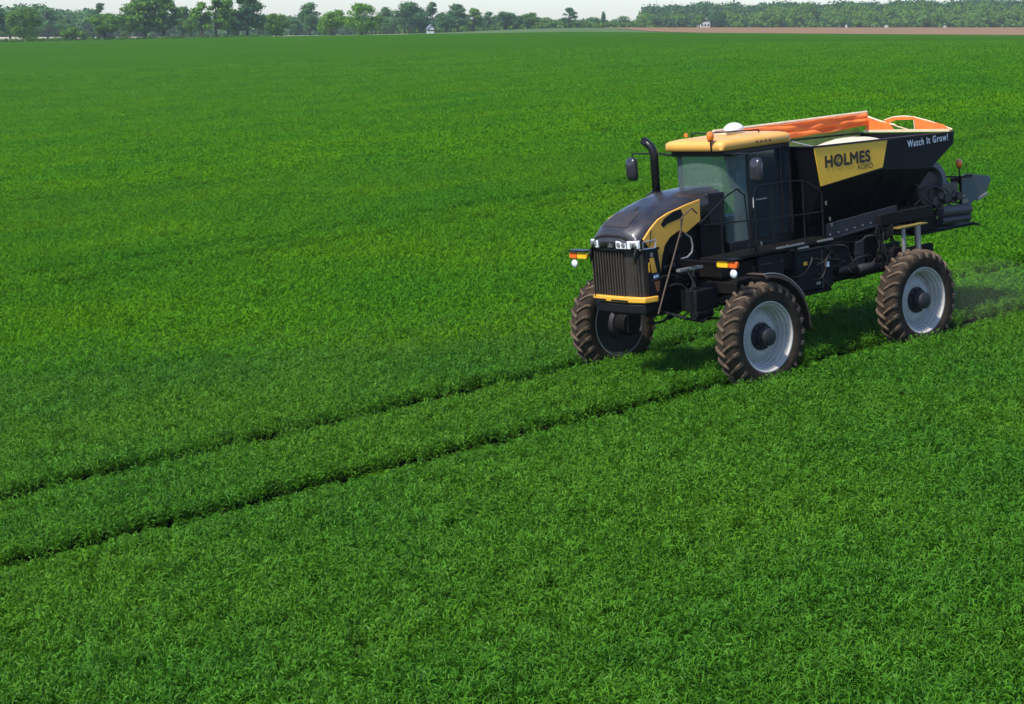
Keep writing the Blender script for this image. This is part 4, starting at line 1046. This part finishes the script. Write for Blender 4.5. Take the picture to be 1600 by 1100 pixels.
def make_tree(kind, seed):
    """unit tree, 10 m tall. returns (crown mesh, trunk mesh)"""
    rg = np.random.default_rng(seed); blobs = []; tb = MB()
    if kind in ('tall', 'airy'):
        base = 2.2 if kind == 'tall' else 2.6
        nb = 26 if kind == 'tall' else 19
        tb.tube([(0, 0, -0.3), (0.05, 0, 2), (0.1, 0.05, 4.5), (0.0, 0.1, 7.0), (0.1, 0, 8.8)], [0.28, 0.22, 0.16, 0.09, 0.03], 8)
        for i in range(nb):
            z = base + (9.3 - base) * (i + 0.5) / nb; t = (z - base) / (9.4 - base)
            R_ = 2.6 * math.sin(PI * min(1, t * 0.8 + 0.22)) ** 0.8 * rg.uniform(0.55, 1.0)
            a = rg.uniform(0, 2 * PI); x, y = R_ * math.cos(a), R_ * math.sin(a)
            r_ = rg.uniform(0.8, 1.35) * (1.0 if kind == 'tall' else 0.8)
            blobs.append((x, y, z, r_ * 1.15, r_ * 1.15, r_ * 0.75))
            tb.tube([(0.05, 0, max(1.8, z - 1.6)), (x * 0.5, y * 0.5, z - 0.6), (x, y, z)], [0.09, 0.06, 0.02], 5)
        blobs.append((0, 0, 9.1, 0.9, 0.9, 0.8))
        n = 4200 if kind == 'tall' else 2300; size = 0.19
    elif kind == 'round':
        tb.tube([(0, 0, -0.3), (0, 0, 2), (0.1, 0, 5)], [0.35, 0.28, 0.1], 8)
        blobs.append((0, 0, 4.6, 3.2, 3.2, 4.2))
        for i in range(30):
            a = rg.uniform(0, 2 * PI); el = rg.uniform(-1.1, 1.4); r_ = rg.uniform(0.9, 1.5)
            blobs.append((3.6 * math.cos(a) * math.cos(el), 3.6 * math.sin(a) * math.cos(el), 5.0 + 3.9 * math.sin(el), r_, r_, r_ * 0.85))
        n = 5600; size = 0.19
    elif kind == 'shrub':
        tb.tube([(0, 0, -0.3), (0, 0, 1), (0.4, 0, 4)], [0.3, 0.25, 0.08], 6)
        for i in range(14):
            a = rg.uniform(0, 2 * PI); q_ = rg.uniform(0, 1); r_ = rg.uniform(1.6, 2.6)
            blobs.append((q_ * 6 * math.cos(a), q_ * 3 * math.sin(a), rg.uniform(2, 7) * (1 - 0.4 * q_), r_ * 1.2, r_ * 1.2, r_ * 0.9))
        n = 2600; size = 0.30
    elif kind == 'multi':
        for k in range(4):
            x0 = rg.uniform(-1.6, 1.6); tb.tube([(x0, 0, -0.3), (x0 * 1.1, 0, 2.0), (x0 * 1.6, 0.1, 5.5)], [0.26, 0.2, 0.07], 7)
        for i in range(20):
            a = rg.uniform(0, 2 * PI); q_ = rg.uniform(0.1, 1); r_ = rg.uniform(0.9, 1.6)
            blobs.append((q_ * 4.0 * math.cos(a), q_ * 3.2 * math.sin(a), 5.4 + rg.uniform(-2.6, 3.2) * (1.15 - 0.55 * q_), r_ * 1.2, r_ * 1.2, r_ * 0.85))
        n = 5200; size = 0.20
    elif kind == 'pine':
        tb.tube([(0, 0, -0.3), (0.1, 0, 5), (0, 0, 9.4)], [0.22, 0.14, 0.04], 7)
        for i in range(6):
            z = 7.2 + 0.42 * i; blobs.append((rg.uniform(-1, 1) * 1.1, rg.uniform(-1, 1), z, 1.0, 1.0, 0.35))
        n = 800; size = 0.16
    else:                                   # 'bush' columnar
        tb.tube([(0, 0, -0.3), (0, 0, 5)], [0.3, 0.1], 7)
        for i in range(9): blobs.append((rg.uniform(-.5, .5), rg.uniform(-.5, .5), 1.8 + 0.85 * i, 1.5 - 0.1 * i, 1.5 - 0.1 * i, 1.1))
        n = 2000; size = 0.2
    V, F = leaf_cloud(rg, blobs, n, size)
    return V, F, tb
PROTO = {}
def proto(kind, shade, var):
    k = (kind, shade, var)
    if k not in PROTO:
        V, F, tb = make_tree(kind, hash((kind, var)) % 1 + sum(map(ord, kind)) * 7 + var * 131)
        cm = mesh_np("crown", V, F, CM[shade])
        me = bpy.data.meshes.new("trunk"); me.from_pydata(tb.v, [], tb.f); me.shade_smooth(); me.materials.append(BARK)
        PROTO[k] = (cm, me)
    return PROTO[k]
def tree(name, kind, shade, var, px, py_top, D, width, label, cat="tree", group=None, py_base=None):
    """px: photo column, py_top: photo row of its top, D: distance, width: photo pixels across"""
    x, y, z = at_px(px, D)
    h = CAMH - (py_top - HZ) / FPX * D - z
    r = bpy.data.objects.new(name, None); COL.objects.link(r); r.location = (x, y, z); r.rotation_euler.z = random.uniform(0, 6.28) if kind != 'shrub' else random.choice((0, PI))
    nominal = {'tall': 5.2, 'airy': 4.9, 'round': 8.0, 'shrub': 13.0, 'multi': 8.2, 'pine': 3.6, 'bush': 3.6}[kind]
    s = h / (9.8 if kind != 'shrub' else 8.2); sw = width / FPX * D / nominal
    r.scale = (sw, sw, s)
    cm, tm = proto(kind, shade, var)
    a = bpy.data.objects.new("crown", cm); b = bpy.data.objects.new("trunk", tm)
    for q_ in (a, b): COL.objects.link(q_); q_.parent = r
    tag(r, label, cat, group); return r
G1 = "trees along the far edge of the field"
ED = E_D
tree("broadleaf_tree", 'multi', 'dark', 0, 2, 10, ED + 60, 70, "dark tree cut off by the left side of the photo, leftmost of the tree row", group=G1)
tree("broadleaf_tree", 'round', 'mid', 1, 50, 12, ED + 12, 52, "rounded green tree with a short trunk, second from the left in the tree row", group=G1)
tree("shrub_mound", 'shrub', 'mid', 0, 122, 43, ED + 4, 50, "low rounded shrubs with a pale flowering top left of the many-stemmed tree", "shrub", group=G1)
tree("broadleaf_tree", 'multi', 'mid', 1, 172, 16, ED + 6, 54, "many-stemmed green tree with three dark trunks right of the low shrubs", group=G1)
tree("pine_tree", 'pine', 'dark', 0, 163, 5, ED + 120, 20, "slender flat-topped pine rising behind the many-stemmed tree", group=G1)
tree("broadleaf_tree", 'tall', 'mid', 0, 234, -8, ED + 8, 58, "tall tree with one straight dark trunk, left of the pair whose tops leave the photo", group=G1)
tree("broadleaf_tree", 'airy', 'mid', 0, 263, -6, ED + 14, 52, "tall thin-leaved tree right beside the straight-trunked tall tree", group=G1)
tree("broadleaf_tree", 'tall', 'grey', 1, 292, 12, ED + 60, 34, "lower greyish tree just right of the two tall trees on the left", group=G1)
tree("broadleaf_tree", 'airy', 'bright', 1, 322, 4, ED + 8, 34, "light green airy tree, leftmost of three slim trees left of the big dark one", group=G1)
tree("broadleaf_tree", 'airy', 'mid', 2, 344, -8, ED + 10, 40, "slim airy tree in the middle of three slim trees, its top cut off", group=G1)
tree("broadleaf_tree", 'tall', 'bright', 2, 362, 0, ED + 20, 34, "slim light green tree, rightmost of three slim trees left of the big dark one", group=G1)
tree("broadleaf_tree", 'tall', 'dark', 1, 392, -6, ED + 22, 50, "big dark tree left of the round bush with its top at the photo edge", group=G1)
tree("round_bush", 'round', 'mid', 2, 437, 20, ED + 5, 36, "compact round bush standing alone at the field edge right of the big dark tree", "bush", group=G1)
tree("broadleaf_tree", 'tall', 'grey', 2, 489, 6, ED + 90, 32, "grey-green tree standing clear between the round bush and the bright green pair", group=G1)
tree("broadleaf_tree", 'multi', 'bright', 2, 528, 11, ED + 22, 44, "bright yellow-green tree with a lower left side, left one of the bright green pair", group=G1)
tree("broadleaf_tree", 'round', 'bright', 0, 568, 6, ED + 12, 46, "dense bright green dome-shaped tree, right one of the bright green pair", group=G1)
tree("broadleaf_tree", 'tall', 'grey', 0, 606, 13, ED + 210, 28, "small grey-green tree directly right of the dome-shaped tree", group=G1)
tree("broadleaf_tree", 'multi', 'grey', 3, 640, 2, ED + 190, 48, "large blue-grey tree left of the white building", group=G1)
tree("broadleaf_tree", 'airy', 'grey', 1, 678, 4, ED + 260, 26, "thin airy grey tree behind the white building", group=G1)
tree("broadleaf_tree", 'tall', 'grey', 1, 716, 8, ED + 240, 34, "grey-green tree with an open crown, tall tree right of the white building", group=G1)
tree("broadleaf_tree", 'tall', 'mid', 2, 741, 14, ED + 260, 26, "narrow grey-green tree right next to the open-crowned tree right of the white building", group=G1)
tree("broadleaf_tree", 'airy', 'grey', 2, 765, 19, ED + 300, 24, "small thin tree about the middle of the row, just left of the long tree mass", group=G1)
tree("broadleaf_tree", 'multi', 'grey', 1, 790, 15, ED + 280, 34, "spreading grey-green tree right of the small thin tree in mid row", group=G1)
tree("broadleaf_tree", 'multi', 'mid', 2, 828, 17, ED + 300, 34, "low spreading green tree where the far tree row drops, left of the airy one", group=G1)
tree("broadleaf_tree", 'airy', 'grey', 0, 888, 13, ED + 320, 24, "airy see-through tree standing above the low hedge in the middle distance", group=G1)
tree("broadleaf_tree", 'shrub', 'mid', 1, 858, 25, ED + 320, 44, "low dense green clump left of the airy see-through tree", group=G1)
tree("broadleaf_tree", 'bush', 'dark', 0, 940, 18, ED + 380, 12, "narrow dark upright tree above the hedge right of the airy tree", group=G1)
tree("broadleaf_tree", 'shrub', 'grey', 2, 924, 27, ED + 360, 50, "low grey-green clump in front of the narrow dark upright tree", group=G1)
tree("broadleaf_tree", 'shrub', 'grey', 1, 966, 23, ED + 400, 44, "rounded low grey-green clump right of the narrow dark upright tree", group=G1)
tree("broadleaf_tree", 'shrub', 'mid', 0, 1000, 28, ED + 420, 36, "small low clump just before the woodland begins", group=G1)
tree("broadleaf_tree", 'multi', 'mid', 0, 1088, 23, ED + 430, 26, "light green tree in front of the white farmhouse", group=G1)
tree("broadleaf_tree", 'round', 'dark', 3, 1118, 18, ED + 430, 26, "dark round tree right of the white farmhouse", group=G1)
tree("broadleaf_tree", 'multi', 'dark', 2, 1022, 24, ED + 450, 30, "dark tree at the left corner of the woodland", group=G1)
tree("broadleaf_tree", 'round', 'mid', 3, 1385, 16, ED + 500, 34, "green rounded tree at the woodland front above the small white boxes", group=G1)
tree("broadleaf_tree", 'round', 'bright', 1, 1440, 22, ED + 500, 40, "lighter green tree at the woodland front in the right part of the photo", group=G1)
tree("broadleaf_tree", 'bush', 'dark', 1, 1245, 26, ED + 480, 18, "dark bushy tree at the foot of the woodland right of the farmhouse", group=G1)

for (px_, top_, D_, w_, kd, sh, v_, lab) in (
    (26, 20, 90, 34, 'tall', 'grey', 2, "hazy tree filling the gap between the two leftmost trees"),
    (84, 15, 150, 36, 'airy', 'grey', 1, "hazy bare-looking tree behind and right of the rounded green tree"),
    (112, 24, 130, 30, 'multi', 'grey', 2, "hazy low tree standing behind the low rounded shrubs"),
    (205, 24, 60, 34, 'multi', 'mid', 3, "half-hidden tree between the many-stemmed tree and the tall straight-trunked tree"),
    (306, 24, 40, 26, 'multi', 'mid', 0, "low tree tucked in left of the light green airy tree"),
    (376, 18, 60, 34, 'tall', 'mid', 0, "tree behind and left of the big dark tree with its top at the photo edge"),
    (412, 22, 90, 26, 'multi', 'grey', 3, "hazy tree in the gap between the big dark tree and the round bush"),
    (466, 26, 150, 30, 'multi', 'grey', 0, "low hazy tree just right of the compact round bush"),
    (512, 26, 40, 22, 'round', 'bright', 2, "small bright bush at the left foot of the bright green pair"),
    (590, 20, 100, 28, 'multi', 'mid', 1, "tree leaning out from behind the right side of the dome-shaped tree"),
    (658, 14, 200, 30, 'tall', 'grey', 0, "grey-green tree directly behind the left side of the small white building"),
    (696, 16, 220, 28, 'multi', 'grey', 2, "grey-green tree just right of the small white building"),
    (808, 24, 280, 24, 'multi', 'grey', 0, "small tree filling the gap left of the low spreading green tree")):
    tree("broadleaf_tree", kd, sh, v_, px_, top_, ED + D_, w_, lab, group=G1)

def wood(name, spans, m, label, n_per, size, seed, hmin=2.5, depth=8, jit=2.5, amp=0.8, rk=0.34):
    """a far wood read as one mass: overlapping crowns along a band"""
    rg = np.random.default_rng(seed); blobs = []
    for (px0, px1, top0, top1, D0, D1, step) in spans:
        px = px0
        while px < px1:
            t = (px - px0) / (px1 - px0); D = rg.uniform(D0, D1); x, y, z = at_px(px, D)
            top = top0 + (top1 - top0) * t + rg.uniform(-1.0, 2.0) + amp * (math.sin(px * 0.061) + math.sin(px * 0.147 + 1) * 0.7) + (D - D0) / max(1, D1 - D0) * -1.0
            h = max(hmin, CAMH - (top - HZ) / FPX * D - z)
            r_ = min(h * rk, 6.5) * rg.uniform(0.7, 1.15)
            blobs.append((x, y, z + h - r_ * 0.8, r_, r_, r_ * 0.85))
            for k in range(3):
                rr = r_ * rg.uniform(0.6, 1.0); blobs.append((x + rg.uniform(-jit, jit), y - rg.uniform(0, depth), z + rg.uniform(0.12, 0.8) * h, rr, rr, rr * 0.9))
            px += step * rg.uniform(0.5, 1.4)
    V, F = leaf_cloud(rg, blobs, int(n_per * len(blobs)), size)
    me = mesh_np(name, V, F, m); o = bpy.data.objects.new(name, me); COL.objects.link(o)
    tag(o, label, "woodland", kind='stuff'); return o
wood("woodland", [(1008, 1100, 13, 9, 1230, 1330, 3.0), (1040, 1700, 11, 1, 1240, 1340, 2.6), (1010, 1700, 20, 13, 1170, 1230, 3.2), (1005, 1062, 30, 28, 1130, 1170, 4.0), (1125, 1700, 30, 26, 1125, 1170, 4.0), (1700, 2600, 2, 4, 1200, 1300, 5)], CM['dark'],
     "continuous dark woodland along the horizon on the right above the ploughed field", 110, 0.7, 3, amp=1.5)
wood("woodland_front", [(1130, 1700, 22, 17, 1120, 1165, 13), (1200, 1640, 12, 8, 1165, 1190, 24), (1140, 1640, 31, 30, 1108, 1120, 16), (1005, 1062, 26, 20, 1140, 1165, 12)], CM['mid'],
     "lighter green crowns along the front of the woodland on the right", 420, 0.48, 9, amp=2.2, rk=0.42)  # brighter second crown colour paints in the lit variation of the wood
wood("far_tree_belt", [(-500, 160, 18, 20, 1000, 1090, 5), (-20, 160, 22, 18, 1010, 1090, 3.2), (150, 660, 27, 30, 1010, 1100, 3.5), (600, 1010, 28, 33, 1080, 1180, 3.0), (90, 150, 20, 22, 960, 1000, 3), (400, 470, 26, 28, 960, 1000, 4), (0, 90, 12, 12, 900, 1000, 5)], CM['grey'],
     "hazy blue-green belt of distant trees behind the tree row on the left", 60, 0.8, 4)
wood("hedge", [(790, 1010, 33, 40, 960, 1030, 3.0), (600, 800, 38, 40, 930, 1000, 3.4)], CM['mid'], "low green hedge under the middle trees along the far field edge", 50, 0.5, 6)

# verge of rough grass along the left field edge
wood("rough_verge", [(-300, 430, 66.0, 55.0, 651, 656, 2.0)], CM['mid'], "strip of rough dark green growth along the left field edge under the trees", 26, 0.28, 8, hmin=0.5, depth=2)

# ================================================================== FAR BUILDINGS, POLES
WALLW = mat("white_wall", (0.58, 0.59, 0.58), 0.8, var=0.12, vscale=0.6)
ROOFG = mat("pale_roof", (0.30, 0.35, 0.40), 0.6, var=0.15, vscale=0.5)
WIND = mat("dark_window", (0.03, 0.035, 0.04), 0.2)
def house(name, px, D, wpx, wall_h, roof_h, depth, label, gable_front=False, cat="house"):
    x, y, z = at_px(px, D); w = wpx / FPX * D
    e = bpy.data.objects.new(name, None); COL.objects.link(e); e.location = (x, y, z); e.rotation_euler.z = R(8)
    b = MB(); b.box(-w / 2, w / 2, 0, depth, -0.5, wall_h)
    if gable_front: b.prism([(-w / 2, wall_h), (w / 2, wall_h), (0, wall_h + roof_h)], 1, 0.0, depth)
    b.build("wall", WALLW, e)
    b = MB()
    if gable_front:
        b.add([(-w / 2 - .3, -.3, wall_h - .1), (0, -.3, wall_h + roof_h + .1), (0, depth + .3, wall_h + roof_h + .1), (-w / 2 - .3, depth + .3, wall_h - .1), (w / 2 + .3, -.3, wall_h - .1), (w / 2 + .3, depth + .3, wall_h - .1)], [(0, 1, 2, 3), (1, 4, 5, 2)])
    else:
        b.add([(-w / 2 - .4, -.4, wall_h + .02), (w / 2 + .4, -.4, wall_h + .02), (w / 2 + .4, depth / 2, wall_h + roof_h), (-w / 2 - .4, depth / 2, wall_h + roof_h), (-w / 2 - .4, depth + .4, wall_h + .02), (w / 2 + .4, depth + .4, wall_h + .02)], [(0, 1, 2, 3), (3, 2, 5, 4)])
        b.add([(-w / 2, 0, wall_h), (-w / 2, depth, wall_h), (-w / 2, depth / 2, wall_h + roof_h - .2), (w / 2, 0, wall_h), (w / 2, depth, wall_h), (w / 2, depth / 2, wall_h + roof_h - .2)], [(0, 1, 2), (3, 5, 4)])
    b.build("roof", ROOFG, e, solid=0.15, fix=False)
    for k in range(3):
        xx = -w / 2 + w * (k + 0.5) / 3
        b = MB(); b.box(xx - 0.5, xx + 0.5, -0.03, 0.02, 1.0, min(2.3, wall_h - 0.4)); b.build("window", WIND, e)
    tag(e, label, cat); return e
house("farmhouse", 1098, ED + 455, 15, 3.0, 3.4, 12, "white farmhouse with a steep pale grey gable roof at the left end of the woodland", True)
house("small_barn", 1040, ED + 500, 12, 2.6, 2.6, 7, "small pale-roofed outbuilding half hidden by trees left of the farmhouse", cat="barn")
house("gabled_house", 675, ED + 60, 10, 1.9, 1.3, 4, "small white steep-gabled building among the trees in mid row", True, cat="building")
# tower of the white building
def small_box(name, px, D, wpx, h, label, m=WALLW, cat="box"):
    x, y, z = at_px(px, D); w = wpx / FPX * D
    b = MB(); b.box(-w / 2, w / 2, -w / 2, w / 2, 0, h); b.prism([(-w / 2 - .1, h), (w / 2 + .1, h), (0, h + w * 0.4)], 1, -w / 2 - .1, w / 2 + .1)
    o = b.build(name, m, None, bevel=0.02); o.location = (x, y, z); tag(o, label, cat); return o
small_box("marker_post", 1315, ED + 440, 3, 1.5, "pale upright post at the back edge of the ploughed field, left of the white frame", cat="post")
small_box("white_hive", 1377, ED + 440, 5, 0.9, "low bright white box on the back edge of the ploughed field below the rounded tree")
small_box("white_crate", 1467, ED + 440, 4, 0.8, "small white box on the back edge of the ploughed field far right")
x, y, z = at_px(1356, ED + 440); b = MB(); b.tube([(-1.0, 0, 0), (-1.0, 0, 1.7), (1.0, 0, 1.7), (1.0, 0, 0)], 0.08, 6)
o = b.build("white_goalpost", WALLW); o.location = (x, y, z); tag(o, "thin white frame of two posts and a crossbar on the ploughed field edge", "frame")
for px, top, lab in ((1022, -6, "left one of the two thin masts rising above the woodland"), (1046, -4, "right one of the two thin masts rising above the woodland")):
    D = ED + 560; x, y, z = at_px(px, D); h = CAMH - (top - HZ) / FPX * D - z
    b = MB(); b.tube([(0, 0, 0), (0, 0, h)], [0.16, 0.09], 6); b.bar((-0.8, 0, h * 0.93), (0.8, 0, h * 0.93), 0.1, 0.1)
    o = b.build("radio_mast", STEEL); o.location = (x, y, z); tag(o, lab, "mast", "thin masts above the woodland")
# fence posts along the left dry field
ORD = ["first", "second", "third", "fourth", "fifth", "sixth", "seventh", "eighth", "ninth", "tenth"]
for k in range(10):
    px = 264 + k * 7.0 + (k % 3) * 0.7; x, y, z = at_px(px, ED + 10)
    b = MB(); b.tube([(0, 0, -0.2), (0.03 * (k % 3), 0, 1.25 + 0.05 * (k % 4))], 0.07, 6); o = b.build("fence_post", BARK); o.location = (x, y, z)
    tag(o, ORD[k] + " wooden fence post from the left in the row under the tall trees", "fence post", "fence posts at the left field edge")

# ================================================================== haze
hz = MB(); hz.box(-1500, 1500, -60, 1700, -12, 45)
hm = bpy.data.materials.new("haze"); hm.use_nodes = True; N = hm.node_tree.nodes; N.remove(N["Principled BSDF"])
pv = N.new("ShaderNodeVolumePrincipled"); pv.inputs["Color"].default_value = (0.80, 0.88, 1.0, 1); pv.inputs["Density"].default_value = 0.00013
pv.inputs["Anisotropy"].default_value = 0.2
hm.node_tree.links.new(pv.outputs[0], N["Material Output"].inputs["Volume"])
HZO = hz.build("haze", hm); tag(HZO, kind='stuff')

dm_ = MB(); rows = []
for i in range(17):
    a = PI * i / 16; rows.append([(-6.9 + 1.9 * math.cos(a), 1.6 + 1.0 * math.sin(a) * math.cos(b_), 0.75 + 0.75 * math.sin(a) * math.sin(b_)) for b_ in np.linspace(0, 2 * PI, 25)])
dm_.grid(rows)
du = bpy.data.materials.new("dust"); du.use_nodes = True; N = du.node_tree.nodes; N.remove(N["Principled BSDF"])
pv = N.new("ShaderNodeVolumePrincipled"); pv.inputs["Color"].default_value = (0.85, 0.80, 0.70, 1); pv.inputs["Density"].default_value = 0.022
du.node_tree.links.new(pv.outputs[0], N["Material Output"].inputs["Volume"])
d_o = dm_.build("dust_cloud", du); d_o.matrix_world = VEH
tag(d_o, "faint dust hanging over the crop just behind the rear wheel of the spreader", "dust", kind='stuff')
